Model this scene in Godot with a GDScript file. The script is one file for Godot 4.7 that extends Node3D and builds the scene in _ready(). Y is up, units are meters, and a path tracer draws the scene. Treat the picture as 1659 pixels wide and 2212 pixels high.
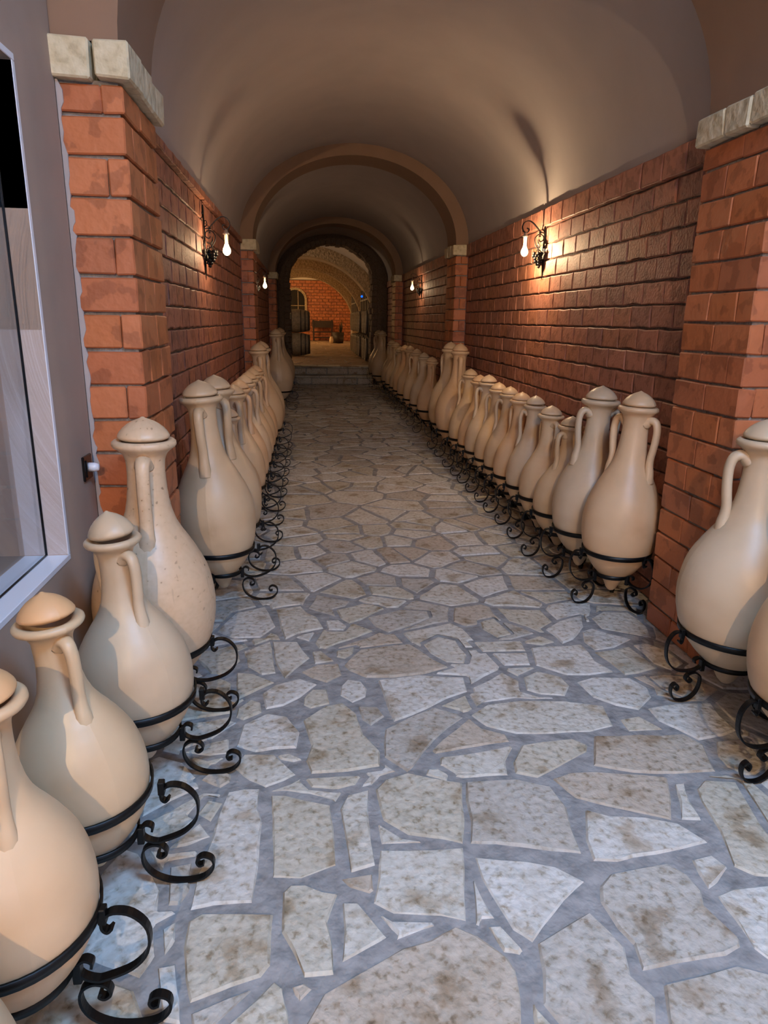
extends Node3D

# ---- layout (metres): corridor runs towards -z, camera near the origin ----
const PL := -0.60      # faces of the brick piers
const PR := 1.747
const WL := -0.745     # faces of the bay walls between the piers
const WR := 1.895
const FL := -0.81      # faces of the plastered front room walls
const FR := 1.96
const CX := 0.573
const SPRING := 2.36

var rng := RandomNumberGenerator.new()
var M := {}
var bricks_m: Array = []
var stones_m: Array = []
var clays_m: Array = []
var cache := {}

func _ready() -> void:
	rng.seed = 7
	# ---------- camera ----------
	var cam := Camera3D.new()
	cam.name = "camera"
	add_child(cam)
	cam.position = Vector3(0, 1.5, 0)
	cam.rotation = Vector3(deg_to_rad(-15.62), deg_to_rad(-6.376), deg_to_rad(0.871))
	cam.fov = 73.42
	cam.near = 0.05
	cam.far = 200.0
	cam.current = true
	# ---------- sky, exposure ----------
	var we := WorldEnvironment.new()
	we.name = "environment"
	var env := Environment.new()
	var sky := Sky.new()
	var sm := ProceduralSkyMaterial.new()
	sm.sky_top_color = Color(0.45, 0.62, 0.92)
	sm.sky_horizon_color = Color(0.68, 0.80, 0.96)
	sm.ground_bottom_color = Color(0.30, 0.30, 0.32)
	sm.ground_horizon_color = Color(0.55, 0.60, 0.72)
	sm.sun_angle_max = 1.0
	sky.sky_material = sm
	env.background_mode = Environment.BG_SKY
	env.sky = sky
	env.background_energy_multiplier = SKY_E
	env.tonemap_mode = Environment.TONE_MAPPER_LINEAR
	env.tonemap_exposure = 1.0
	env.sdfgi_enabled = true
	env.ssao_enabled = true
	env.ssil_enabled = true
	we.environment = env
	add_child(we)
	# ---------- build ----------
	materials()
	build_shell()
	build_floor()
	build_front_room()
	build_far_room()
	build_amphorae()
	build_sconces()

const SKY_E := 4.0
const ENTRANCE_LAMP_E := 8.8
const PANEL_E := 15.5
const SCONCE_E := 0.27

# =====================================================================
# helpers
# =====================================================================
func put(called: String, mesh: Mesh, mat: Material, parent: Node = null) -> MeshInstance3D:
	var o := MeshInstance3D.new()
	o.name = called
	o.mesh = mesh
	if mat:
		o.material_override = mat
	(parent if parent else self).add_child(o, true)
	return o

func base(called: String, at := Vector3.ZERO, turn := 0.0, parent: Node = null) -> Node3D:
	var o := Node3D.new()
	o.name = called
	(parent if parent else self).add_child(o, true)
	o.position = at
	o.rotation.y = turn
	return o

func tag(o: Node, label: String, category: String, group := "", kind := "") -> void:
	o.set_meta("label", label)
	o.set_meta("category", category)
	if group:
		o.set_meta("group", group)
	if kind:
		o.set_meta("kind", kind)

func begin(smooth := false) -> SurfaceTool:
	var st := SurfaceTool.new()
	st.begin(Mesh.PRIMITIVE_TRIANGLES)
	st.set_smooth_group(0 if smooth else -1)
	return st

func done(st: SurfaceTool) -> ArrayMesh:
	st.generate_normals()
	return st.commit()

func tri(st: SurfaceTool, a: Vector3, b: Vector3, c: Vector3, out: Vector3) -> void:
	if (b - a).cross(c - a).dot(out) > 0.0:
		st.add_vertex(a); st.add_vertex(c); st.add_vertex(b)
	else:
		st.add_vertex(a); st.add_vertex(b); st.add_vertex(c)

func quad(st: SurfaceTool, a: Vector3, b: Vector3, c: Vector3, d: Vector3, out: Vector3) -> void:
	tri(st, a, b, c, out)
	tri(st, a, c, d, out)

# chamfered box from lo to hi; the corners may wander by jit
func box(st: SurfaceTool, lo: Vector3, hi: Vector3, ch := 0.0, jit := 0.0) -> void:
	var mid := (lo + hi) * 0.5
	var half := (hi - lo) * 0.5
	var c: Array = []
	for k in 8:
		var s := Vector3(1 if k & 1 else -1, 1 if k & 2 else -1, 1 if k & 4 else -1)
		var p := mid + half * s
		if jit > 0.0:
			p += Vector3(rng.randf_range(-jit, jit), rng.randf_range(-jit, jit), rng.randf_range(-jit, jit))
		c.append(p)
	if ch <= 0.0:
		for f in [[0, 2, 6, 4], [1, 3, 7, 5], [0, 1, 5, 4], [2, 3, 7, 6], [0, 1, 3, 2], [4, 5, 7, 6]]:
			quad(st, c[f[0]], c[f[1]], c[f[2]], c[f[3]], (c[f[0]] + c[f[1]] + c[f[2]] + c[f[3]]) * 0.25 - mid)
		return
	ch = minf(ch, 0.3 * minf(half.x, minf(half.y, half.z)) * 2.0)
	var v := {}
	for k in 8:
		var s := Vector3(1 if k & 1 else -1, 1 if k & 2 else -1, 1 if k & 4 else -1)
		for ax in 3:
			var q: Vector3 = c[k]
			for o in 3:
				if o != ax:
					q[o] -= s[o] * ch
			v[k * 3 + ax] = q
	for ax in 3:
		for sg in [0, 1]:
			var u := 1 << ((ax + 1) % 3)
			var w := 1 << ((ax + 2) % 3)
			var b0: int = (1 << ax) * sg
			var d := Vector3.ZERO
			d[ax] = 1.0 if sg else -1.0
			quad(st, v[b0 * 3 + ax], v[(b0 | u) * 3 + ax], v[(b0 | u | w) * 3 + ax], v[(b0 | w) * 3 + ax], d)
	for ax in 3:
		var a1 := (ax + 1) % 3
		var a2 := (ax + 2) % 3
		for m in 4:
			var b0: int = (1 << a1) * (m & 1) + (1 << a2) * (m >> 1)
			var b1: int = b0 | (1 << ax)
			var d := Vector3.ZERO
			d[a1] = 1.0 if m & 1 else -1.0
			d[a2] = 1.0 if m >> 1 else -1.0
			quad(st, v[b0 * 3 + a1], v[b1 * 3 + a1], v[b1 * 3 + a2], v[b0 * 3 + a2], d)
	for k in 8:
		tri(st, v[k * 3], v[k * 3 + 1], v[k * 3 + 2], c[k] - mid)

func box_mesh(lo: Vector3, hi: Vector3, ch := 0.0, jit := 0.0) -> ArrayMesh:
	var st := begin()
	box(st, lo, hi, ch, jit)
	return done(st)

# revolved profile: points are (radius, height)
func lathe(st: SurfaceTool, prof: Array, segs: int, from := 0.0, to := TAU) -> void:
	for i in segs:
		var a := lerpf(from, to, float(i) / segs)
		var b := lerpf(from, to, float(i + 1) / segs)
		var ca := Vector3(cos(a), 0, sin(a))
		var cb := Vector3(cos(b), 0, sin(b))
		for k in prof.size() - 1:
			var p: Vector2 = prof[k]
			var q: Vector2 = prof[k + 1]
			var along := q - p
			var n2 := Vector2(along.y, -along.x)
			var out := (ca + cb) * 0.5 * n2.x + Vector3(0, n2.y, 0)
			var p0 := ca * p.x + Vector3(0, p.y, 0)
			var p1 := cb * p.x + Vector3(0, p.y, 0)
			var q0 := ca * q.x + Vector3(0, q.y, 0)
			var q1 := cb * q.x + Vector3(0, q.y, 0)
			if p.x > 1e-5:
				tri(st, p0, p1, q1 if q.x > 1e-5 else q0, out)
			if q.x > 1e-5:
				tri(st, p0, q1, q0, out)

func lathe_mesh(prof: Array, segs: int) -> ArrayMesh:
	var st := begin(true)
	lathe(st, prof, segs)
	return done(st)

func curve(pts: Array, per := 6) -> Array:   # Catmull-Rom through 3-D points
	var r: Array = []
	for i in pts.size() - 1:
		var p0: Vector3 = pts[maxi(i - 1, 0)]
		var p1: Vector3 = pts[i]
		var p2: Vector3 = pts[i + 1]
		var p3: Vector3 = pts[mini(i + 2, pts.size() - 1)]
		for k in per:
			r.append(p1.cubic_interpolate(p2, p0, p3, float(k) / per))
	r.append(pts[-1])
	return r

# flat bar bent along a path that lies in a plane with normal across
func ribbon(st: SurfaceTool, path: Array, across: Vector3, width: float, thick: float) -> void:
	var rings: Array = []
	for i in path.size():
		var t: Vector3 = (path[mini(i + 1, path.size() - 1)] - path[maxi(i - 1, 0)]).normalized()
		var n := t.cross(across).normalized()
		var p: Vector3 = path[i]
		rings.append([p + n * thick * 0.5 + across * width * 0.5, p + n * thick * 0.5 - across * width * 0.5, p - n * thick * 0.5 - across * width * 0.5, p - n * thick * 0.5 + across * width * 0.5])
	for i in rings.size() - 1:
		var mid: Vector3 = (path[i] + path[i + 1]) * 0.5
		for k in 4:
			var a: Vector3 = rings[i][k]
			var b: Vector3 = rings[i][(k + 1) % 4]
			var c: Vector3 = rings[i + 1][(k + 1) % 4]
			var d: Vector3 = rings[i + 1][k]
			quad(st, a, b, c, d, (a + b + c + d) * 0.25 - mid)
	for e in [0, rings.size() - 1]:
		var o: Vector3 = path[e] - path[1 if e == 0 else e - 1]
		quad(st, rings[e][0], rings[e][1], rings[e][2], rings[e][3], o)

# round or oval tube; rx lies along side, ry across it
func tube(st: SurfaceTool, path: Array, rx: float, ry: float, side: Vector3, segs := 8, taper := []) -> void:
	var rings: Array = []
	for i in path.size():
		var t: Vector3 = (path[mini(i + 1, path.size() - 1)] - path[maxi(i - 1, 0)]).normalized()
		var s := (side - t * side.dot(t)).normalized()
		var n := t.cross(s)
		var k: float = taper[i] if i < taper.size() else 1.0
		var ring: Array = []
		for j in segs:
			var a := TAU * j / segs
			ring.append(path[i] + s * cos(a) * rx * k + n * sin(a) * ry * k)
		rings.append(ring)
	for i in rings.size() - 1:
		var mid: Vector3 = (path[i] + path[i + 1]) * 0.5
		for j in segs:
			var a: Vector3 = rings[i][j]
			var b: Vector3 = rings[i][(j + 1) % segs]
			var c: Vector3 = rings[i + 1][(j + 1) % segs]
			var d: Vector3 = rings[i + 1][j]
			quad(st, a, b, c, d, (a + b + c + d) * 0.25 - mid)
	for e in [0, rings.size() - 1]:
		var o: Vector3 = path[e] - path[1 if e == 0 else e - 1]
		for j in range(1, segs - 1):
			tri(st, rings[e][0], rings[e][j], rings[e][j + 1], o)

func ball(st: SurfaceTool, at: Vector3, r: float, rings := 5, segs := 8, sy := 1.0) -> void:
	for i in rings:
		for j in segs:
			var pts: Array = []
			for c in [[i, j], [i + 1, j], [i + 1, j + 1], [i, j + 1]]:
				var th: float = PI * c[0] / rings
				var ph: float = TAU * c[1] / segs
				pts.append(at + Vector3(sin(th) * cos(ph), cos(th) * sy, sin(th) * sin(ph)) * r)
			var o: Vector3 = (pts[0] + pts[1] + pts[2] + pts[3]) * 0.25 - at
			if i == 0:
				tri(st, pts[0], pts[1], pts[2], o)
			elif i == rings - 1:
				tri(st, pts[0], pts[1], pts[3], o)
			else:
				quad(st, pts[0], pts[1], pts[2], pts[3], o)

# wall plate across the corridor with an arched (half-ellipse) opening above y0
func arch_plate(xl: float, xr: float, y0: float, y1: float, cx: float, a: float, b: float, z0: float, z1: float, round_outer := false, n := 48) -> ArrayMesh:
	var st := begin()
	var inner: Array = []
	var outer: Array = []
	for i in n + 1:
		var t := PI * i / n
		var p := Vector2(cx + a * cos(t), y0 + b * sin(t))
		inner.append(p)
		if round_outer:
			outer.append(Vector2(cx + (xr - xl) * 0.5 * cos(t), y0 + (y1 - y0) * sin(t)))
		else:
			var d := Vector2(cos(t), sin(t))
			var k := 1e9
			if d.x > 1e-6: k = minf(k, (xr - cx) / d.x)
			if d.x < -1e-6: k = minf(k, (xl - cx) / d.x)
			if d.y > 1e-6: k = minf(k, (y1 - y0) / d.y)
			outer.append(Vector2(cx, y0) + d * k)
	for i in n:
		for z in [z0, z1]:
			var o := Vector3(0, 0, 1 if z == maxf(z0, z1) else -1)
			quad(st, v3(inner[i], z), v3(inner[i + 1], z), v3(outer[i + 1], z), v3(outer[i], z), o)
		var m: Vector2 = (inner[i] + inner[i + 1]) * 0.5
		quad(st, v3(outer[i], z0), v3(outer[i + 1], z0), v3(outer[i + 1], z1), v3(outer[i], z1), Vector3(m.x - cx, m.y - y0, 0))
	st.set_smooth_group(1)
	for i in n:
		var m: Vector2 = (inner[i] + inner[i + 1]) * 0.5
		quad(st, v3(inner[i], z0), v3(inner[i + 1], z0), v3(inner[i + 1], z1), v3(inner[i], z1), Vector3(cx - m.x, y0 - m.y, 0))
	return done(st)

func v3(p: Vector2, z: float) -> Vector3:
	return Vector3(p.x, p.y, z)

# barrel vault: half-ellipse shell with thickness
func vault_mesh(cx: float, a: float, b: float, y0: float, z0: float, z1: float, th: float, n := 64) -> ArrayMesh:
	var st := begin(true)
	var m := 10
	for i in n:
		var t0 := PI * i / n
		var t1 := PI * (i + 1) / n
		var p0 := Vector2(cx + a * cos(t0), y0 + b * sin(t0))
		var p1 := Vector2(cx + a * cos(t1), y0 + b * sin(t1))
		var q0 := Vector2(cx + (a + th) * cos(t0), y0 + (b + th) * sin(t0))
		var q1 := Vector2(cx + (a + th) * cos(t1), y0 + (b + th) * sin(t1))
		var o := Vector3(cx, y0, 0) - v3((p0 + p1) * 0.5, 0)
		st.set_smooth_group(0)
		quad(st, v3(p0, z0), v3(p1, z0), v3(p1, z1), v3(p0, z1), o)
		st.set_smooth_group(1)
		quad(st, v3(q0, z0), v3(q1, z0), v3(q1, z1), v3(q0, z1), -o)
	st.set_smooth_group(-1)
	for e in [0.0, PI]:
		var p := Vector2(cx + a * cos(e), y0)
		var q := Vector2(cx + (a + th) * cos(e), y0)
		quad(st, v3(p, z0), v3(q, z0), v3(q, z1), v3(p, z1), Vector3.DOWN)
	return done(st)

# =====================================================================
# materials
# =====================================================================
func noise_tex(sd: int, freq: float, stops: Array, oct := 4, size := 512, kind := FastNoiseLite.TYPE_SIMPLEX_SMOOTH, warp := 0.0) -> NoiseTexture2D:
	var n := FastNoiseLite.new()
	n.seed = sd
	n.noise_type = kind
	n.frequency = freq
	n.fractal_octaves = oct
	if warp > 0.0:
		n.domain_warp_enabled = true
		n.domain_warp_amplitude = warp
		n.domain_warp_frequency = freq * 1.5
	var t := NoiseTexture2D.new()
	t.width = size
	t.height = size
	t.seamless = true
	t.noise = n
	if stops.size():
		var g := Gradient.new()
		var off := PackedFloat32Array()
		var col := PackedColorArray()
		for s in stops:
			off.append(s[0])
			col.append(s[1])
		g.offsets = off
		g.colors = col
		t.color_ramp = g
	return t

func mat(color: Color, rough := 0.8, tex: Texture2D = null, scale := 1.0, bump: Texture2D = null, relief := 0.0, world := true) -> StandardMaterial3D:
	var m := StandardMaterial3D.new()
	m.albedo_color = color
	m.roughness = rough
	if tex or bump:
		m.uv1_triplanar = true
		m.uv1_world_triplanar = world
		m.uv1_scale = Vector3.ONE * scale
	if tex:
		m.albedo_texture = tex
	if bump:
		m.heightmap_enabled = true
		m.heightmap_texture = bump
		m.heightmap_scale = relief
	return m

func grey(v: float) -> Color:
	return Color(v, v, v)

func materials() -> void:
	var fine := noise_tex(3, 0.05, [], 5)
	var coarse := noise_tex(4, 0.015, [], 5)
	# fired clay: darker damp patches with a crisp outline, pale lime specks
	var clay := noise_tex(11, 0.012, [[0.0, Color(0.84, 0.82, 0.80)], [0.38, Color(0.87, 0.85, 0.84)], [0.42, Color(0.98, 0.97, 0.96)], [0.75, Color(1, 1, 1)], [0.93, Color(1.0, 1.0, 1.0)], [1.0, Color(1, 1, 1)]], 4, 512, FastNoiseLite.TYPE_SIMPLEX_SMOOTH, 12.0)
	for c in [Color(0.73, 0.435, 0.27), Color(0.70, 0.41, 0.26), Color(0.75, 0.455, 0.29), Color(0.67, 0.40, 0.265), Color(0.72, 0.425, 0.25)]:
		bricks_m.append(mat(c, 0.55, clay, 0.9, fine, 0.2))
	for c in [Color(0.66, 0.44, 0.36), Color(0.62, 0.415, 0.345), Color(0.68, 0.46, 0.38), Color(0.60, 0.41, 0.35), Color(0.65, 0.43, 0.33)]:
		bricks_m.append(mat(c, 0.64, clay, 1.6, fine, 0.22))
	M.mortar = mat(Color(0.60, 0.58, 0.56), 0.95, noise_tex(5, 0.03, [[0.0, grey(0.78)], [1.0, grey(1.0)]]), 1.5, fine, 0.5)
	M.joint = mat(Color(0.42, 0.36, 0.33), 0.95, noise_tex(6, 0.03, [[0.0, grey(0.75)], [1.0, grey(1.0)]]), 1.5, fine, 0.6)
	M.grout = mat(Color(0.63, 0.63, 0.625), 0.95, noise_tex(7, 0.02, [[0.0, grey(0.78)], [0.5, grey(0.92)], [1.0, grey(1.0)]], 5), 1.2, coarse, 1.2)
	M.archpaint = mat(Color(0.56, 0.455, 0.375), 0.9, noise_tex(10, 0.01, [[0.0, grey(0.95)], [1.0, grey(1.0)]]), 0.6, fine, 0.05)
	M.plaster = mat(Color(0.68, 0.65, 0.645), 0.92, noise_tex(8, 0.008, [[0.0, Color(0.95, 0.95, 0.95)], [1.0, Color(1, 1, 1)]]), 0.5, fine, 0.06)
	M.wallpaint = mat(Color(0.66, 0.58, 0.52), 0.9, noise_tex(9, 0.01, [[0.0, grey(0.95)], [1.0, grey(1.0)]]), 0.6, fine, 0.05)
	var lime := noise_tex(12, 0.02, [[0.0, Color(0.80, 0.78, 0.74)], [0.35, Color(0.93, 0.92, 0.89)], [1.0, Color(1, 1, 1)]], 5)
	M.capstone = mat(Color(0.86, 0.82, 0.71), 0.9, lime, 1.6, coarse, 0.7)
	# limestone paving: pitted, with tan and brown patches
	var slab := noise_tex(13, 0.030, [[0.0, Color(0.66, 0.60, 0.53)], [0.20, Color(0.82, 0.79, 0.74)], [0.34, Color(0.93, 0.92, 0.905)], [0.6, Color(0.98, 0.978, 0.975)], [1.0, Color(1, 1, 1)]], 6, 1024, FastNoiseLite.TYPE_SIMPLEX_SMOOTH, 14.0)
	var veins := noise_tex(17, 0.007, [[0.0, Color(0.72, 0.66, 0.58)], [0.22, Color(0.86, 0.82, 0.77)], [0.34, Color(0.95, 0.945, 0.935)], [0.7, Color(1, 1, 1)], [1.0, Color(0.96, 0.962, 0.965)]], 5, 768, FastNoiseLite.TYPE_SIMPLEX_SMOOTH, 30.0)
	var pits := noise_tex(14, 0.03, [], 5, 768, FastNoiseLite.TYPE_SIMPLEX_SMOOTH, 8.0)
	for c in [Color(0.84, 0.83, 0.79), Color(0.80, 0.78, 0.72), Color(0.86, 0.855, 0.83), Color(0.77, 0.73, 0.67), Color(0.76, 0.745, 0.71)]:
		var sm := mat(c, 0.7, slab, 0.9, pits, 0.5)
		sm.detail_enabled = true
		sm.detail_blend_mode = BaseMaterial3D.BLEND_MODE_MUL
		sm.detail_albedo = veins
		sm.detail_uv_layer = BaseMaterial3D.DETAIL_UV_2
		sm.uv2_triplanar = true
		sm.uv2_world_triplanar = true
		sm.uv2_scale = Vector3.ONE * 0.8
		stones_m.append(sm)
	# amphora clay: warm buff, faint clouding
	var buff := noise_tex(15, 0.006, [[0.0, Color(0.90, 0.86, 0.82)], [0.5, Color(0.97, 0.95, 0.93)], [1.0, Color(1, 1, 1)]], 4)
	for c in [Color(0.855, 0.755, 0.615), Color(0.835, 0.735, 0.595), Color(0.865, 0.74, 0.59), Color(0.825, 0.745, 0.63)]:
		clays_m.append(mat(c, 0.42, buff, 1.1, fine, 0.05))
	var spots := noise_tex(21, 0.055, [[0.0, Color(0.36, 0.25, 0.16)], [0.10, Color(0.50, 0.38, 0.26)], [0.135, Color(0.95, 0.93, 0.90)], [0.5, Color(0.98, 0.97, 0.96)], [1.0, Color(1, 1, 1)]], 2, 512, FastNoiseLite.TYPE_SIMPLEX_SMOOTH)
	M.spotted = mat(Color(0.85, 0.74, 0.61), 0.40, spots, 1.3, fine, 0.05)
	M.lid = mat(Color(0.87, 0.69, 0.50), 0.5, buff, 1.3, fine, 0.05)
	M.iron = mat(Color(0.035, 0.035, 0.037), 0.42, null, 1.0, fine, 0.06)
	M.iron.metallic = 0.35
	M.upvc = mat(Color(0.86, 0.87, 0.90), 0.35)
	M.glass = StandardMaterial3D.new()
	M.glass.albedo_color = Color(0.75, 0.80, 0.85, 0.02)
	M.glass.transparency = BaseMaterial3D.TRANSPARENCY_ALPHA
	M.glass.roughness = 0.02
	M.glass.metallic_specular = 0.38
	M.dark = mat(Color(0.13, 0.12, 0.12), 0.9)
	M.interior = mat(Color(0.50, 0.45, 0.42), 0.9)
	M.bulb = StandardMaterial3D.new()
	M.bulb.albedo_color = Color(1, 0.93, 0.82)
	M.bulb.emission_enabled = true
	M.bulb.emission = Color(1.0, 0.86, 0.66)
	M.bulb.emission_energy_multiplier = 7.0
	M.brass = mat(Color(0.80, 0.78, 0.74), 0.3)
	M.brass.metallic = 0.8
	M.socket = mat(Color(0.06, 0.05, 0.05), 0.25)
	M.plug = mat(Color(0.88, 0.89, 0.92), 0.2)
	M.oak = mat(Color(0.60, 0.545, 0.47), 0.65, noise_tex(31, 0.01, [[0.0, grey(0.72)], [1.0, grey(1.0)]], 4), 2.0, fine, 0.2)
	M.hoop = mat(Color(0.30, 0.30, 0.30), 0.45)
	M.hoop.metallic = 0.7
	M.darkwood = mat(Color(0.20, 0.125, 0.09), 0.6, noise_tex(32, 0.01, [[0.0, grey(0.7)], [1.0, grey(1.0)]], 4), 2.0)
	M.roughcast = mat(Color(0.80, 0.70, 0.56), 0.9, noise_tex(33, 0.02, [[0.0, grey(0.8)], [1.0, grey(1.0)]], 4), 1.0, noise_tex(34, 0.02, [], 5), 4.0)
	M.white = mat(Color(0.84, 0.80, 0.76), 0.9, null, 1.0, coarse, 0.3)
	M.rubble = mat(Color(0.46, 0.39, 0.33), 0.9, slab, 1.0, coarse, 2.0)
	M.cellarstone = mat(Color(0.60, 0.50, 0.41), 0.7, slab, 0.8, pits, 0.8)
	M.panel = StandardMaterial3D.new()
	M.panel.albedo_color = Color(0.9, 0.93, 1.0)
	M.panel.emission_enabled = true
	M.panel.emission = Color(0.70, 0.85, 1.0)
	M.panel.emission_energy_multiplier = 3.0
	M.ground = mat(Color(0.45, 0.45, 0.44), 0.9)
	M.leaf = mat(Color(0.06, 0.10, 0.04), 0.6)
	M.blue = StandardMaterial3D.new()
	M.blue.albedo_color = Color(0.1, 0.4, 1.0)
	M.blue.emission_enabled = true
	M.blue.emission = Color(0.05, 0.35, 1.0)
	M.blue.emission_energy_multiplier = 2.5

# =====================================================================
# bricks
# =====================================================================
# a brick seen on one face: x 0..l, y 0..h, front at z = 0; the ends are hollowed so that upright joints open in the middle
func brick_mesh(l: float, h: float, d: float, variant: int) -> ArrayMesh:
	var key := "%d_%d_%d" % [roundi(l * 200), roundi(h * 500), variant]
	if cache.has(key):
		return cache[key]
	var n1 := rng.randf_range(0.001, 0.013)
	var n2 := rng.randf_range(0.001, 0.013)
	var o: Array = [Vector2(0, 0), Vector2(l * 0.3, rng.randf_range(0, 0.006)), Vector2(l * 0.68, rng.randf_range(0, 0.006)), Vector2(l, 0), Vector2(l - n1, h * 0.5), Vector2(l, h), Vector2(l * 0.7, h - rng.randf_range(0, 0.006)), Vector2(l * 0.35, h - rng.randf_range(0, 0.006)), Vector2(0, h), Vector2(n2, h * 0.5)]
	if l < 0.08:
		o = [Vector2(0, 0), Vector2(l, 0), Vector2(l - n1 * 0.3, h * 0.5), Vector2(l, h), Vector2(0, h), Vector2(n2 * 0.3, h * 0.5)]
	var c := Vector2(l, h) * 0.5
	var tx := rng.randf_range(-0.010, 0.010)
	var ty := rng.randf_range(-0.016, 0.016)
	var st := begin()
	var back: Array = []
	var rim: Array = []
	var front: Array = []
	for p in o:
		var e: Vector2 = p + Vector2(rng.randf_range(-0.001, 0.001), rng.randf_range(-0.001, 0.001))
		var k := 0.006 + rng.randf_range(-0.001, 0.002)
		var f := Vector2(move_toward(e.x, c.x, k), move_toward(e.y, c.y, k))
		back.append(v3(e, -d))
		rim.append(v3(e, -0.0055 + rng.randf_range(-0.0015, 0.001)))
		front.append(v3(f, (f.x - c.x) * tx + (f.y - c.y) * ty))
	var n := o.size()
	for i in n:
		var j := (i + 1) % n
		var dir := v3((o[i] + o[j]) * 0.5 - c, 0)
		quad(st, back[i], back[j], rim[j], rim[i], dir)
		quad(st, rim[i], rim[j], front[j], front[i], dir + Vector3(0, 0, 0.03))
	for i in range(1, n - 1):
		tri(st, front[0], front[i], front[i + 1], Vector3(0, 0, 1))
	cache[key] = done(st)
	return cache[key]

# courses of brick on a wall frame; near ones are parts, the rest one joined part
func brick_wall(frame: Node3D, length: float, rows: Array, part_to: float, part_from_y: float, near_end_last: bool) -> void:
	var joined := {}
	var count := 0
	var bl := 0.246
	for r in range(rows.size() - 2, -1, -1):
		var y0: float = rows[r]
		var h: float = rows[r + 1] - y0
		var x := -bl * (0.5 if r % 2 else 0.0) - rng.randf_range(0, 0.02)
		while x < length:
			var x0 := maxf(x, 0.0)
			var x1 := minf(x + bl, length)
			if x1 - x0 > 0.025:
				var m := brick_mesh(x1 - x0 - 0.003, h - 0.006, 0.05, rng.randi() % 5)
				var tone := 5 + rng.randi() % 5
				var top := r == rows.size() - 2
				var off := Vector3(x0, y0 + 0.003, rng.randf_range(-0.0025, 0.002) + (0.028 if top else 0.0))
				if (length - x1 if near_end_last else x0) < part_to and y0 > part_from_y and count < 295:
					var o := put("brick", m, bricks_m[tone], frame)
					o.position = off
					count += 1
				else:
					if not joined.has(tone):
						var s := SurfaceTool.new()
						s.begin(Mesh.PRIMITIVE_TRIANGLES)
						joined[tone] = s
					joined[tone].append_from(m, 0, Transform3D(Basis(), off))
			x += bl
	if joined.size():
		var am := ArrayMesh.new()
		for tone in joined:
			joined[tone].set_material(bricks_m[tone])
			joined[tone].commit(am)
		put("brickwork", am, null, frame).set_meta("kind", "stuff")

func rows_from(bounds_first: float, pitch: float, top: Array) -> Array:
	var r: Array = [0.0]
	var y := bounds_first
	while y < top[0] - 0.03:
		if y > 0.03:
			r.append(y)
		y += pitch
	r.append_array(top)
	return r

func bay_wall(called: String, label: String, left: bool, z0: float, z1: float, part_to: float, from_y: float) -> void:
	var face := WL if left else WR
	var node := base(called)
	tag(node, label, "wall", "", "structure")
	var a := face - 0.30 if left else face + 0.012
	var b := face - 0.012 if left else face + 0.30
	put("masonry", box_mesh(Vector3(a, -0.2, z1), Vector3(b, SPRING + 0.06, z0)), M.joint, node)
	# local x of the brick frame runs away from the camera on the left wall, towards it on the right
	var rows := rows_from(0.056, 0.125, [2.183, 2.308, 2.372]) if left else rows_from(0.101, 0.125, [2.101, 2.226, 2.368])
	var fr := base("courses", Vector3(face, 0, z0 if left else z1), PI / 2 if left else -PI / 2, node)
	brick_wall(fr, z0 - z1, rows, part_to, from_y, not left)

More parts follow.
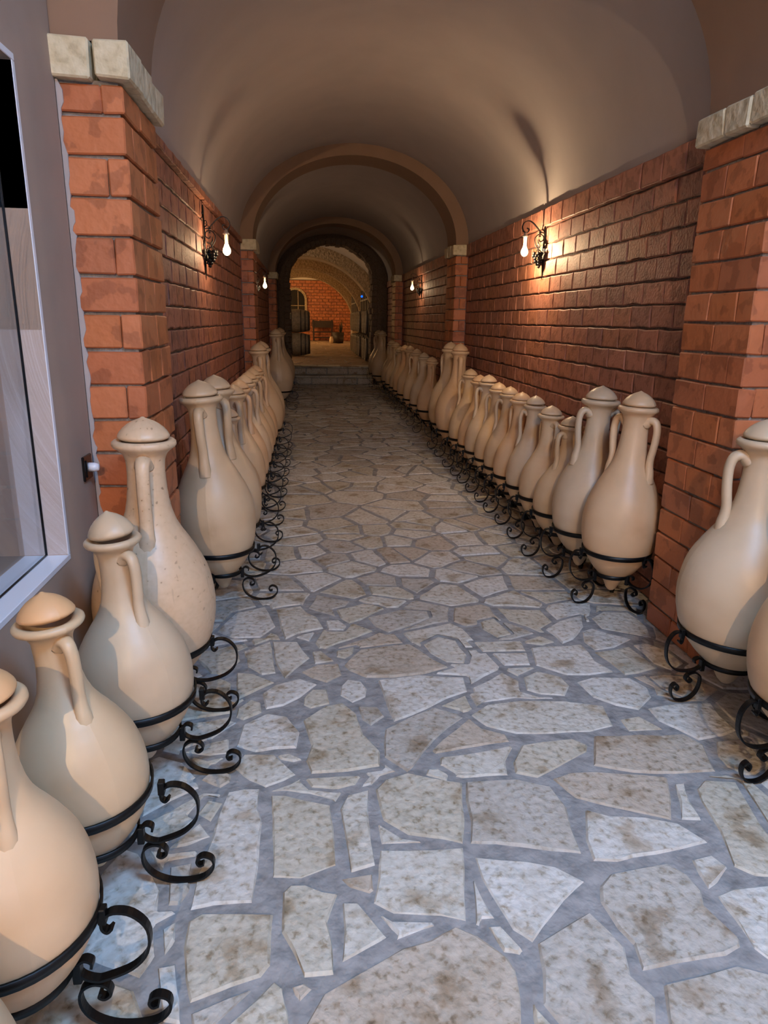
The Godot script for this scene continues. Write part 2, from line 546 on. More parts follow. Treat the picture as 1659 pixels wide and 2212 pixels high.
# =====================================================================
# piers with capstones
# =====================================================================
func pier(label: String, left: bool, z0: float, depth: float, outer: float, wide: bool) -> void:
	var face := PL if left else PR
	var s := 1.0 if left else -1.0          # from the pier into the corridor
	var node := base("brick_pillar", Vector3(face, 0, z0))
	tag(node, label, "pillar", "", "structure")
	var w := absf(face - outer)
	var put_box := func(called: String, a: Vector3, b: Vector3, m: Material, ch: float, jit: float):
		# a, b: distance into the corridor from the face (x), height, distance behind the front (z)
		var lo := Vector3(minf(a.x * s, b.x * s), a.y, -maxf(a.z, b.z))
		var hi := Vector3(maxf(a.x * s, b.x * s), b.y, -minf(a.z, b.z))
		put(called, box_mesh(lo, hi, ch, jit), m, node)
	put_box.call("mortar_core", Vector3(-w - 0.12, -0.2, 0.016), Vector3(-0.016, 2.25, depth - 0.010), M.mortar, 0.0, 0.0)
	var ys: Array = [0.0]
	var y := 1.001 - 0.1275 * 7
	while y < 2.16:
		ys.append(y)
		y += 0.1275
	ys.append(2.243)
	for r in ys.size() - 1:
		var a: float = ys[r] + 0.003
		var b: float = ys[r + 1] - 0.007
		var k := rng.randf_range(-0.03, 0.03)
		var t := func(): return bricks_m[rng.randi() % 5]
		var jx := rng.randf_range(-0.003, 0.002)
		if (r + ys.size()) % 2 == 0:
			put_box.call("brick", Vector3(-0.068, a, 0), Vector3(jx, b, 0.245 + k), t.call(), 0.005, 0.003)
			put_box.call("brick", Vector3(-0.068, a, 0.251 + k), Vector3(jx, b, depth), t.call(), 0.005, 0.003)
			put_box.call("brick", Vector3(-w, a, jx), Vector3(-0.0705, b, 0.09), t.call(), 0.005, 0.002)
		else:
			put_box.call("brick", Vector3(-w, a, jx), Vector3(0, b, 0.112), t.call(), 0.005, 0.003)
			put_box.call("brick", Vector3(-0.068, a, 0.117), Vector3(jx, b, 0.30 + k), t.call(), 0.005, 0.003)
			put_box.call("brick", Vector3(-0.068, a, 0.306 + k), Vector3(jx, b, depth), t.call(), 0.005, 0.003)
	if wide and left:
		# ragged edge of the wall plaster along the pier
		var pe := begin()
		var yy := 0.0
		var w0 := 0.012
		while yy < 2.24:
			var w1 := rng.randf_range(0.006, 0.022)
			var y2 := minf(yy + rng.randf_range(0.012, 0.04), 2.245)
			quad(pe, Vector3(-w, yy, 0.004), Vector3(-w + w0, yy, 0.004), Vector3(-w + w1, y2, 0.004), Vector3(-w, y2, 0.004), Vector3(0, 0, 1))
			quad(pe, Vector3(-w + w0, yy, 0.004), Vector3(-w + w1, y2, 0.004), Vector3(-w + w1, y2, -0.006), Vector3(-w + w0, yy, -0.006), Vector3(1, 0, 0))
			w0 = w1
			yy = y2
		put("plaster_edge", done(pe), M.plaster, node)
	# capstones: split pale limestone, standing proud
	var p := 0.035
	if wide:
		put_box.call("capstone", Vector3(-w - 0.015, 2.245, -p), Vector3(-0.088, SPRING, 0.2), M.capstone, 0.006, 0.005)
		put_box.call("capstone", Vector3(-0.076, 2.247, -p), Vector3(p, SPRING, 0.15), M.capstone, 0.006, 0.005)
	else:
		put_box.call("capstone", Vector3(-w, 2.245, -p), Vector3(p, SPRING, 0.15), M.capstone, 0.006, 0.004)
	put_box.call("capstone", Vector3(-0.12, 2.243, 0.158), Vector3(p, SPRING, 0.325), M.capstone, 0.008, 0.007)
	put_box.call("capstone", Vector3(-0.12, 2.246, 0.335), Vector3(p, SPRING, depth + 0.03), M.capstone, 0.008, 0.007)

func structure(called: String, mesh: Mesh, m: Material, label: String, cat := "wall") -> MeshInstance3D:
	var o := put(called, mesh, m)
	tag(o, label, cat, "", "structure")
	return o

const ARCH_Z := [-2.65, -8.45, -14.2]
const PIER_D := 0.51

func build_shell() -> void:
	pier("near brick pier on the window side, with two pale capstones", true, ARCH_Z[0], PIER_D, FL, true)
	pier("near brick pier behind the big amphora at the picture's right edge", false, ARCH_Z[0], PIER_D, FR, true)
	pier("brick pier at the far end of the first bay, left side", true, ARCH_Z[1], PIER_D, WL, false)
	pier("brick pier at the far end of the first bay, right side", false, ARCH_Z[1], PIER_D, WR, false)
	pier("dark brick pier beside the far archway, left side", true, ARCH_Z[2], PIER_D, WL, false)
	pier("dark brick pier beside the far archway, right side", false, ARCH_Z[2], PIER_D, WR, false)
	structure("trim_1", arch_plate(FL - 0.3, FR + 0.3, SPRING, 3.80, CX, 1.174, 0.91, ARCH_Z[0], ARCH_Z[0] - PIER_D), M.archpaint, "plastered arch over the near pair of brick piers", "arch")
	structure("trim_2", arch_plate(CX - 1.5, CX + 1.5, SPRING, SPRING + 1.22, CX, 1.174, 0.91, ARCH_Z[1], ARCH_Z[1] - PIER_D, true), M.archpaint, "plastered rib arch between the two vaulted bays", "arch")
	structure("trim_3", arch_plate(CX - 1.5, CX + 1.5, SPRING, SPRING + 1.22, CX, 1.174, 0.91, ARCH_Z[2], ARCH_Z[2] - PIER_D, true), M.archpaint, "dark plastered rib arch in front of the far archway", "arch")
	var zs := [[ARCH_Z[0] - PIER_D, ARCH_Z[1]], [ARCH_Z[1] - PIER_D, ARCH_Z[2]], [ARCH_Z[2] - PIER_D, -17.0]]
	var what := ["near", "second", "last and darkest"]
	for i in 3:
		structure("ceiling", vault_mesh(CX, 1.32, 1.03, SPRING, zs[i][0] + 0.04, zs[i][1] - 0.04, 0.16), M.plaster, "smooth plastered barrel vault over the %s bay of the passage" % what[i], "ceiling")
		bay_wall("wall_left", "rough brick wall with one lamp in the %s bay, left side" % what[i] if i < 2 else "unlit brick wall of the last bay, left side", true, zs[i][0], zs[i][1], [4.6, 0.0, 0.0][i], 0.6)
		bay_wall("wall_right", "rough brick wall with one lamp in the %s bay, right side" % what[i] if i < 2 else "unlit brick wall of the last bay, right side", false, zs[i][0], zs[i][1], [5.4, 0.0, 0.0][i], 0.75)
	# end wall of rubble with the archway into the barrel room
	var ew := base("wall_back")
	tag(ew, "dark rubble wall with the arched way into the barrel room", "wall", "", "structure")
	var ox := 0.565
	var oa := 0.965
	put("arch_masonry", arch_plate(-3.3, 3.6, 2.45, 4.7, ox, oa + 0.05, 0.79, -17.0, -17.6), M.rubble, ew)
	put("side_masonry", box_mesh(Vector3(-3.3, -0.2, -17.6), Vector3(ox - oa - 0.05, 2.45, -17.0)), M.rubble, ew)
	put("side_masonry", box_mesh(Vector3(ox + oa + 0.05, -0.2, -17.6), Vector3(3.6, 2.45, -17.0)), M.rubble, ew)
	for k in 26:
		var t := PI * (k + 0.5) / 26
		for zz in [-16.98, -17.32]:
			var o := put("stone", box_mesh(Vector3(-0.01 + rng.randf_range(-0.02, 0.02), -0.056, -0.29), Vector3(0.10 + rng.randf_range(-0.02, 0.02), 0.056, 0.0), 0.012, 0.007), M.rubble, ew)
			o.position = Vector3(ox + oa * cos(t), 2.45 + 0.74 * sin(t), zz)
			o.rotation.z = atan2(sin(t) / 0.74, cos(t) / oa)
	for side in [-1.0, 1.0]:
		for k in 15:
			for zz in [-16.98, -17.32]:
				var h := 2.05 / 15
				var w := rng.randf_range(-0.02, 0.03)
				var o := put("stone", box_mesh(Vector3(-0.01 + w, 0.004, -0.29), Vector3(0.14, h - 0.004, 0.0), 0.012, 0.007), M.rubble, ew)
				o.position = Vector3(ox + side * oa, 0.4 + k * h, zz)
				if side < 0:
					o.rotation.y = PI
					o.position.z -= 0.29
	# two stone steps up into the barrel room
	for k in 2:
		var stp := base("stone_step", Vector3(0.53, 0.2 * k, -16.68 - 0.36 * k))
		tag(stp, "lower stone step, riser of long blocks, below the far archway" if k == 0 else "upper stone step under the far archway, level with the barrel room floor", "step", "", "structure")
		put("bed", box_mesh(Vector3(-1.02, 0.0 if k else -0.1, -0.6), Vector3(1.02, 0.155, -0.03)), M.grout, stp)
		var x := -1.03
		while x < 1.0:
			var l := minf(rng.randf_range(0.42, 0.66), 1.03 - x)
			if 1.03 - x - l < 0.2:
				l = 1.03 - x
			put("riser_stone", box_mesh(Vector3(x + 0.008, 0.006, -0.12), Vector3(x + l - 0.008, 0.150, 0.0), 0.012, 0.006), stones_m[3], stp)
			x += l
		x = -1.05
		while x < 1.0:
			var l := minf(rng.randf_range(0.5, 0.8), 1.05 - x)
			if 1.05 - x - l < 0.25:
				l = 1.05 - x
			put("tread_slab", box_mesh(Vector3(x + 0.003, 0.157, -0.5), Vector3(x + l - 0.003, 0.2, 0.02), 0.008, 0.004), stones_m[1], stp)
			x += l

# =====================================================================
# crazy paving
# =====================================================================
func stone_mesh(poly: PackedVector2Array, top: float) -> ArrayMesh:
	# poly: x, z about the stone's own centre
	var e := PackedVector2Array()
	var n := poly.size()
	for i in n:
		var a := poly[i]
		var b := poly[(i + 1) % n]
		var l := a.distance_to(b)
		var parts := clampi(int(l / 0.075), 1, 4)
		var nrm := (b - a).orthogonal().normalized()
		for k in parts:
			var p := a.lerp(b, float(k) / parts)
			if k > 0:
				p += nrm * rng.randf_range(-0.007, 0.007)
			e.append(p)
	var idx := Geometry2D.triangulate_polygon(e)
	if idx.is_empty():
		e = poly
		idx = Geometry2D.triangulate_polygon(e)
		if idx.is_empty():
			return null
	n = e.size()
	var st := begin()
	var tx := rng.randf_range(-0.006, 0.006)
	var tz := rng.randf_range(-0.006, 0.006)
	var up: Array = []
	var rim: Array = []
	for p in e:
		var q: Vector2 = p.move_toward(Vector2.ZERO, 0.007 + rng.randf_range(0, 0.006))
		up.append(Vector3(q.x, top + q.x * tx + q.y * tz + rng.randf_range(-0.001, 0.001), q.y))
		rim.append(Vector3(p.x, -0.008, p.y))
	for i in range(0, idx.size(), 3):
		tri(st, up[idx[i]], up[idx[i + 1]], up[idx[i + 2]], Vector3.UP)
	for i in n:
		var j := (i + 1) % n
		var m: Vector3 = (rim[i] + rim[j]) * 0.5
		var out := Vector3(e[j].y - e[i].y, 0.3, e[i].x - e[j].x)
		if Geometry2D.is_polygon_clockwise(e):
			out = Vector3(-out.x, 0.3, -out.z)
		quad(st, rim[i], rim[j], up[j], up[i], out)
	return done(st)

func centre_of(p: PackedVector2Array) -> Vector2:
	var c := Vector2.ZERO
	for q in p:
		c += q
	return c / p.size()

func area_of(p: PackedVector2Array) -> float:
	var s := 0.0
	for i in p.size():
		s += p[i].cross(p[(i + 1) % p.size()])
	return absf(s) * 0.5

# cells of a jittered grid of seeds
func cells(x0: float, x1: float, z0: float, z1: float, step: float) -> Array:
	var seeds: Array = []
	var z := z0
	while z > z1:
		var x := x0 + rng.randf_range(0, step * 0.5)
		while x < x1:
			if rng.randf() > 0.10:
				seeds.append(Vector2(x + rng.randf_range(-0.42, 0.42) * step, z + rng.randf_range(-0.42, 0.42) * step))
			if rng.randf() < 0.16:
				seeds.append(Vector2(x + rng.randf_range(0.3, 0.6) * step, z + rng.randf_range(-0.5, 0.5) * step))
			x += step * rng.randf_range(0.9, 1.25)
		z -= step * 0.86
	var out: Array = []
	for i in seeds.size():
		var c: Vector2 = seeds[i]
		var poly := PackedVector2Array([c + Vector2(-step, -step) * 1.2, c + Vector2(step, -step) * 1.2, c + Vector2(step, step) * 1.2, c + Vector2(-step, step) * 1.2])
		for j in seeds.size():
			if j == i or absf(seeds[j].y - c.y) > step * 2.6 or absf(seeds[j].x - c.x) > step * 2.6:
				continue
			var d: Vector2 = seeds[j] - c
			if d.length() < 0.03:
				continue
			var m: Vector2 = (seeds[j] + c) * 0.5
			var next := PackedVector2Array()
			for k in poly.size():
				var a := poly[k]
				var b := poly[(k + 1) % poly.size()]
				var da := (a - m).dot(d)
				var db := (b - m).dot(d)
				if da <= 0.0:
					next.append(a)
				if (da < 0.0) != (db < 0.0):
					next.append(a.lerp(b, da / (da - db)))
			poly = next
			if poly.size() < 3:
				break
		if poly.size() >= 3:
			out.append(poly)
	return out

func shrink(p: PackedVector2Array, by: float) -> PackedVector2Array:
	var r := Geometry2D.offset_polygon(p, -by, Geometry2D.JOIN_MITER)
	if r.is_empty():
		return PackedVector2Array()
	var best: PackedVector2Array = r[0]
	for q in r:
		if area_of(q) > area_of(best):
			best = q
	return best

func build_floor() -> void:
	var node := base("floor")
	tag(node, "crazy paving of pale limestone in grey mortar along the whole passage", "floor", "", "structure")
	put("mortar_bed", box_mesh(Vector3(-1.15, -0.2, -17.1), Vector3(2.3, -0.005, 3.25)), M.grout, node)
	var polys: Array = []
	for row in NEAR_STONES:
		var p := PackedVector2Array()
		for i in range(0, row.size(), 2):
			p.append(Vector2(row[i], row[i + 1]))
		polys.append([p, true])
	var traced: Array = polys.duplicate()
	var limit := PackedVector2Array([Vector2(-0.83, 3.2), Vector2(1.98, 3.2), Vector2(1.98, -16.7), Vector2(-0.83, -16.7)])
	for c in cells(-0.85, 2.0, 3.2, -16.75, 0.30):
		var q := shrink(c, rng.randf_range(0.008, 0.019))
		if q.size() < 3:
			continue
		var cut := Geometry2D.intersect_polygons(q, limit)
		if cut.is_empty():
			continue
		q = cut[0]
		var cq := centre_of(q)
		if cq.y > -3.9 and cq.y < -0.6:
			for t in traced:
				if centre_of(t[0]).distance_to(cq) > 1.0:
					continue
				var grown: Array = Geometry2D.offset_polygon(t[0], 0.022)
				var rest: Array = Geometry2D.clip_polygons(q, grown[0])
				var best := PackedVector2Array()
				for r in rest:
					if not Geometry2D.is_polygon_clockwise(r) and area_of(r) > area_of(best) or best.is_empty() and area_of(r) > 0.0:
						best = r
				q = best
				if q.size() < 3:
					break
			if q.size() < 3 or area_of(q) < 0.003:
				continue
			# drop slivers
			if shrink(q, 0.018).is_empty():
				continue
		if area_of(q) < 0.002:
			continue
		polys.append([q, false])
	polys.sort_custom(func(a, b): return centre_of(a[0]).y > centre_of(b[0]).y)
	var joined := {}
	var count := 0
	for e in polys:
		var p: PackedVector2Array = e[0]
		var c := centre_of(p)
		var own := PackedVector2Array()
		for q in p:
			own.append(q - c)
		var m := stone_mesh(own, rng.randf_range(-0.0015, 0.003))
		if m == null:
			continue
		var tone: int = [0, 0, 1, 1, 2, 2, 3, 4][rng.randi() % 8]
		if c.y < 0.0 and count < 295:
			var o := put("paving_stone", m, stones_m[tone], node)
			o.position = Vector3(c.x, 0, c.y)
			count += 1
		else:
			if not joined.has(tone):
				var s := SurfaceTool.new()
				s.begin(Mesh.PRIMITIVE_TRIANGLES)
				joined[tone] = s
			joined[tone].append_from(m, 0, Transform3D(Basis(), Vector3(c.x, 0, c.y)))
	var am := ArrayMesh.new()
	for tone in joined:
		joined[tone].set_material(stones_m[tone])
		joined[tone].commit(am)
	put("paving", am, null, node).set_meta("kind", "stuff")

# outlines of the large stones in the foreground: x, z of each corner
const NEAR_STONES := [
	[-0.19, -3.44, -0.06, -3.48, -0.02, -3.38, 0.03, -3.33, 0.06, -3.19, -0.07, -3.14, -0.13, -3.08, -0.16, -3.21],
	[0.13, -3.41, 0.28, -3.48, 0.35, -3.45, 0.39, -3.41, 0.26, -3.28, 0.19, -3.24, 0.15, -3.30],
	[0.29, -3.30, 0.48, -3.39, 0.62, -3.35, 0.62, -3.28, 0.49, -3.18, 0.38, -3.12, 0.32, -3.19],
	[0.07, -3.28, 0.14, -3.29, 0.18, -3.21, 0.16, -3.16, 0.08, -3.17],
	[-0.47, -3.19, -0.40, -3.41, -0.25, -3.49, -0.18, -3.23, -0.25, -3.11, -0.38, -3.11],
	[-0.19, -3.06, -0.07, -3.05, -0.01, -2.88, -0.08, -2.77, -0.12, -2.70, -0.16, -2.81],
	[-0.32, -2.97, -0.20, -3.06, -0.17, -2.83, -0.16, -2.75, -0.22, -2.74, -0.29, -2.82],
	[0.00, -2.94, 0.04, -2.95, 0.10, -2.84, 0.01, -2.82],
	[0.11, -2.94, 0.20, -2.97, 0.19, -2.91, 0.15, -2.86, 0.11, -2.88],
	[-0.05, -2.75, 0.02, -2.81, 0.12, -2.81, 0.13, -2.71, 0.06, -2.65, -0.00, -2.69],
	[0.14, -2.80, 0.22, -2.94, 0.47, -2.98, 0.51, -2.92, 0.56, -2.81, 0.61, -2.74, 0.49, -2.69, 0.35, -2.67, 0.23, -2.68, 0.16, -2.75],
	[0.53, -2.98, 0.62, -3.06, 0.70, -3.01, 0.72, -2.85, 0.69, -2.77, 0.61, -2.79, 0.55, -2.88],
	[0.12, -2.62, 0.15, -2.67, 0.21, -2.65, 0.23, -2.59, 0.22, -2.52, 0.16, -2.48, 0.11, -2.54],
	[0.28, -2.65, 0.47, -2.68, 0.66, -2.64, 0.65, -2.53, 0.55, -2.48, 0.39, -2.37, 0.31, -2.33, 0.29, -2.53],
	[-0.33, -2.76, -0.26, -2.75, -0.16, -2.67, -0.23, -2.61, -0.31, -2.54],
	[-0.21, -2.58, -0.16, -2.65, -0.05, -2.69, 0.02, -2.64, -0.05, -2.54, -0.12, -2.48, -0.19, -2.46],
	[-0.04, -2.54, -0.00, -2.60, 0.06, -2.60, 0.07, -2.48, -0.01, -2.45, -0.04, -2.48],
	[-0.30, -2.47, -0.25, -2.54, -0.21, -2.51, -0.20, -2.44, -0.27, -2.39, -0.30, -2.41],
	[-0.28, -2.22, -0.27, -2.36, -0.18, -2.43, -0.10, -2.40, -0.05, -2.29, -0.06, -2.19, -0.14, -2.19, -0.21, -2.18],
	[-0.04, -2.37, 0.05, -2.46, 0.12, -2.48, 0.17, -2.40, 0.19, -2.26, 0.24, -2.14, 0.23, -2.06, 0.12, -2.04, -0.01, -2.04, -0.03, -2.11, -0.01, -2.20],
	[0.18, -2.45, 0.26, -2.44, 0.28, -2.37, 0.22, -2.31, 0.19, -2.35],
	[0.27, -2.28, 0.39, -2.37, 0.49, -2.42, 0.57, -2.37, 0.59, -2.34, 0.45, -2.20, 0.39, -2.12, 0.34, -2.04, 0.32, -2.02, 0.25, -2.11],
	[-0.28, -2.10, -0.25, -2.17, -0.14, -2.16, -0.06, -2.04, -0.10, -2.01, -0.16, -1.98, -0.22, -2.02],
	[-0.13, -2.15, -0.09, -2.16, -0.04, -2.12, -0.07, -2.11, -0.12, -2.13],
	[-0.03, -2.01, 0.09, -2.02, 0.16, -2.01, 0.14, -1.97, 0.08, -1.95, -0.01, -1.97],
	[0.39, -2.03, 0.43, -2.03, 0.46, -1.99, 0.45, -1.96, 0.38, -2.00],
	[-0.38, -2.04, -0.34, -2.10, -0.28, -2.06, -0.28, -2.02, -0.31, -1.99],
	[-0.38, -2.25, -0.31, -2.27, -0.30, -2.18, -0.37, -2.17, -0.46, -2.20],
	[-0.28, -1.97, -0.23, -1.98, -0.18, -1.98, -0.18, -1.89, -0.16, -1.82, -0.16, -1.71, -0.16, -1.63, -0.17, -1.51, -0.27, -1.51, -0.33, -1.50, -0.33, -1.61, -0.31, -1.78],
	[-0.14, -1.94, -0.10, -1.94, 0.05, -1.88, 0.06, -1.77, 0.06, -1.62, -0.04, -1.58, -0.12, -1.59, -0.13, -1.73],
	[0.08, -1.86, 0.11, -1.92, 0.18, -1.94, 0.17, -1.79, 0.17, -1.61, 0.10, -1.59, 0.09, -1.72],
	[-0.09, -1.54, -0.07, -1.56, -0.03, -1.56, 0.02, -1.53, 0.06, -1.52, 0.03, -1.43, 0.04, -1.36, 0.04, -1.28, -0.03, -1.28, -0.06, -1.35, -0.09, -1.41],
	[0.07, -1.49, 0.11, -1.49, 0.14, -1.44, 0.18, -1.37, 0.12, -1.34, 0.06, -1.31],
	[0.07, -1.57, 0.16, -1.58, 0.16, -1.52, 0.15, -1.51, 0.09, -1.54],
	[0.19, -1.67, 0.44, -1.66, 0.39, -1.40, 0.33, -1.42, 0.20, -1.44, 0.15, -1.48, 0.17, -1.57],
	[-0.33, -1.47, -0.30, -1.49, -0.11, -1.47, -0.11, -1.38, -0.11, -1.32, -0.13, -1.29, -0.20, -1.27, -0.29, -1.24, -0.31, -1.30, -0.33, -1.39],
	[-0.23, -1.15, -0.14, -1.24, -0.10, -1.28, -0.08, -1.26, -0.07, -1.22, -0.06, -1.17, -0.05, -1.12],
	[-0.06, -1.26, -0.03, -1.27, -0.01, -1.25, -0.04, -1.22, -0.05, -1.23],
	[-0.37, -1.87, -0.34, -1.94, -0.29, -1.92, -0.32, -1.83],
	[-0.43, -1.73, -0.35, -1.83, -0.31, -1.77, -0.36, -1.74, -0.42, -1.73],
	[-0.41, -1.66, -0.35, -1.67, -0.34, -1.57, -0.36, -1.52, -0.39, -1.52],
	[-0.39, -1.45, -0.36, -1.47, -0.35, -1.41, -0.37, -1.37],
	[-0.38, -1.34, -0.34, -1.35, -0.32, -1.28, -0.30, -1.19, -0.34, -1.20],
	[-0.05, -1.13, 0.01, -1.23, 0.08, -1.27, 0.21, -1.34, 0.36, -1.39, 0.41, -1.36, 0.47, -1.29, 0.48, -1.25, 0.47, -1.18, 0.44, -1.08],
	[0.20, -1.94, 0.24, -1.99, 0.32, -2.02, 0.50, -1.95, 0.47, -1.77, 0.44, -1.67, 0.39, -1.69, 0.28, -1.72, 0.21, -1.79],
	[0.51, -1.95, 0.68, -1.95, 0.79, -1.90, 0.81, -1.80, 0.78, -1.60, 0.61, -1.64, 0.46, -1.67],
	[0.87, -3.21, 0.95, -3.24, 0.99, -3.05, 0.91, -3.02, 0.86, -3.12],
	[1.03, -2.97, 1.13, -3.02, 1.18, -2.95, 1.11, -2.92, 1.03, -2.95],
	[0.78, -2.98, 1.02, -2.97, 1.01, -2.87, 0.80, -2.88],
	[1.04, -2.90, 1.30, -2.92, 1.30, -2.74, 1.34, -2.64, 1.22, -2.62, 1.12, -2.63, 1.01, -2.73],
	[1.18, -3.09, 1.28, -3.18, 1.43, -3.24, 1.39, -3.11, 1.28, -2.97, 1.21, -2.93],
	[1.47, -3.21, 1.56, -3.28, 1.70, -3.27, 1.72, -3.08, 1.68, -2.96, 1.57, -3.02, 1.47, -3.08],
	[1.36, -3.06, 1.42, -3.09, 1.57, -2.95, 1.45, -2.87, 1.34, -2.85, 1.32, -2.94],
	[1.33, -2.83, 1.52, -2.87, 1.56, -2.66, 1.45, -2.62, 1.38, -2.61, 1.36, -2.73],
	[1.55, -2.89, 1.62, -2.90, 1.68, -2.82, 1.70, -2.69, 1.61, -2.63, 1.56, -2.70],
	[0.92, -2.63, 1.00, -2.68, 1.09, -2.62, 1.10, -2.54, 1.05, -2.46, 0.95, -2.48, 0.90, -2.52],
	[1.14, -2.57, 1.22, -2.60, 1.39, -2.58, 1.43, -2.50, 1.41, -2.42, 1.31, -2.33, 1.23, -2.37, 1.16, -2.44],
	[1.48, -2.59, 1.56, -2.60, 1.65, -2.57, 1.64, -2.45, 1.54, -2.41, 1.49, -2.48],
	[0.62, -2.35, 0.70, -2.42, 0.84, -2.44, 1.04, -2.42, 1.18, -2.37, 1.16, -2.23, 1.06, -2.20, 0.76, -2.21, 0.66, -2.27],
	[1.35, -2.34, 1.44, -2.36, 1.63, -2.35, 1.62, -2.16, 1.55, -2.13, 1.44, -2.11, 1.39, -2.19, 1.35, -2.25],
	[1.20, -2.27, 1.29, -2.29, 1.34, -2.19, 1.20, -2.19],
	[1.05, -2.17, 1.40, -2.15, 1.44, -2.08, 1.40, -1.93, 1.25, -1.93, 1.10, -1.95, 0.98, -2.00],
	[0.70, -2.04, 0.76, -2.14, 0.84, -2.15, 0.97, -2.16, 1.01, -2.12, 0.99, -2.08, 0.87, -2.01, 0.76, -1.95, 0.69, -1.98],
	[1.50, -2.10, 1.56, -2.11, 1.62, -2.10, 1.61, -2.00, 1.62, -1.95, 1.53, -1.90, 1.49, -1.90, 1.45, -1.95, 1.45, -2.01],
	[0.81, -1.94, 0.88, -1.97, 1.05, -1.95, 1.21, -1.91, 1.12, -1.71, 1.03, -1.75, 0.85, -1.84],
	[1.22, -1.88, 1.25, -1.88, 1.21, -1.70, 1.15, -1.71],
	[1.28, -1.85, 1.33, -1.89, 1.43, -1.87, 1.41, -1.76, 1.39, -1.65, 1.38, -1.57, 1.30, -1.46, 1.24, -1.47, 1.20, -1.51, 1.24, -1.65, 1.26, -1.79],
	[0.86, -1.78, 0.92, -1.75, 1.04, -1.73, 1.13, -1.69, 1.18, -1.61, 1.08, -1.59, 0.92, -1.57, 0.87, -1.56, 0.80, -1.57, 0.81, -1.65],
	[0.46, -1.62, 0.61, -1.59, 0.69, -1.56, 0.75, -1.50, 0.67, -1.44, 0.58, -1.36, 0.54, -1.32, 0.50, -1.36, 0.48, -1.44, 0.46, -1.54],
	[0.78, -1.48, 0.83, -1.52, 1.01, -1.54, 1.05, -1.50, 1.06, -1.44, 1.04, -1.39, 1.07, -1.28, 1.06, -1.26, 1.01, -1.24, 0.87, -1.23, 0.78, -1.22, 0.79, -1.29, 0.77, -1.34, 0.76, -1.43],
	[0.55, -1.32, 0.65, -1.37, 0.72, -1.40, 0.75, -1.34, 0.77, -1.29, 0.75, -1.21, 0.78, -1.15, 0.73, -1.05, 0.54, -1.09, 0.51, -1.16],
	[1.09, -1.42, 1.15, -1.44, 1.27, -1.44, 1.11, -1.21, 1.09, -1.25, 1.09, -1.34],
	[0.81, -1.18, 0.92, -1.20, 1.02, -1.21, 1.09, -1.18, 0.99, -1.02, 0.76, -1.05],
	[0.44, -1.38, 0.47, -1.38, 0.51, -1.30, 0.50, -1.29, 0.46, -1.30],
	[1.09, -1.55, 1.16, -1.56, 1.18, -1.51, 1.12, -1.46, 1.08, -1.44, 1.08, -1.49],]

# =====================================================================
# front room, where the camera stands
# =====================================================================
func window(called: String, label: String, face: float, s: float, z0: float, z1: float, y0: float, y1: float, mullions: int, back: bool) -> void:
	# face: wall plane; s: +1 when the room lies towards +x of it; opening z0 (near the corridor) .. z1, y0 .. y1
	var w := base(called, Vector3(face, y0, (z0 + z1) * 0.5))
	tag(w, label, "window", "", "structure")
	var hz := (z1 - z0) * 0.5
	var hy := y1 - y0
	var bx := func(n: String, a: Vector3, b: Vector3, m: Material):
		put(n, box_mesh(Vector3(minf(a.x * s, b.x * s), a.y, a.z), Vector3(maxf(a.x * s, b.x * s), b.y, b.z), 0.002), m, w)
	# white lining of the reveal; the pane sits a hand's breadth deep
	var d := 0.14
	var p := 0.068
	bx.call("sill", Vector3(-d, -0.02, -hz - 0.02), Vector3(0.002, 0.0, hz + 0.02), M.upvc)
	bx.call("head", Vector3(-d, hy, -hz - 0.02), Vector3(0.002, hy + 0.02, hz + 0.02), M.upvc)
	bx.call("jamb", Vector3(-d, 0, -hz - 0.02), Vector3(0.002, hy, -hz), M.upvc)
	bx.call("jamb", Vector3(-d, 0, hz), Vector3(0.002, hy, hz + 0.02), M.upvc)
	for k in mullions:
		var z := lerpf(-hz, hz, float(k + 1) / (mullions + 1))
		bx.call("mullion", Vector3(-p - 0.04, 0.0, z - 0.025), Vector3(-p + 0.01, hy, z + 0.025), M.upvc)
	bx.call("gasket", Vector3(-p - 0.004, 0.0, -hz), Vector3(-p + 0.004, hy, -hz + 0.004), M.socket)
	bx.call("gasket", Vector3(-p - 0.004, 0.0, -hz), Vector3(-p + 0.004, 0.004, hz), M.socket)
	bx.call("pane", Vector3(-p - 0.008, 0.0, -hz), Vector3(-p, hy, hz), M.glass)
	if back:
		# the unlit room behind the pane
		bx.call("inner_reveal", Vector3(-0.27, -0.02, -hz - 0.02), Vector3(-d, 0.0, hz + 0.02), M.interior)
		bx.call("inner_reveal", Vector3(-0.27, hy, -hz - 0.02), Vector3(-d, hy + 0.02, hz + 0.02), M.interior)
		bx.call("inner_reveal", Vector3(-0.27, 0, -hz - 0.02), Vector3(-d, hy, -hz), M.interior)
		bx.call("inner_reveal", Vector3(-0.27, 0, hz), Vector3(-d, hy, hz + 0.02), M.interior)
		var lo := -y0
		var up := hy + 0.6
		bx.call("room_interior", Vector3(-3.2, lo, -hz - 0.8), Vector3(-3.15, up, hz + 1.2), M.interior)
		bx.call("room_interior", Vector3(-3.2, lo, -hz - 0.85), Vector3(-0.262, up, -hz - 0.8), M.interior)
		bx.call("room_interior", Vector3(-3.2, lo, hz + 1.2), Vector3(-0.262, up, hz + 1.25), M.interior)
		bx.call("room_interior", Vector3(-3.2, lo - 0.05, -hz - 0.85), Vector3(-0.262, lo, hz + 1.25), M.interior)
		bx.call("room_interior", Vector3(-3.2, up, -hz - 0.85), Vector3(-0.262, up + 0.05, hz + 1.25), M.interior)

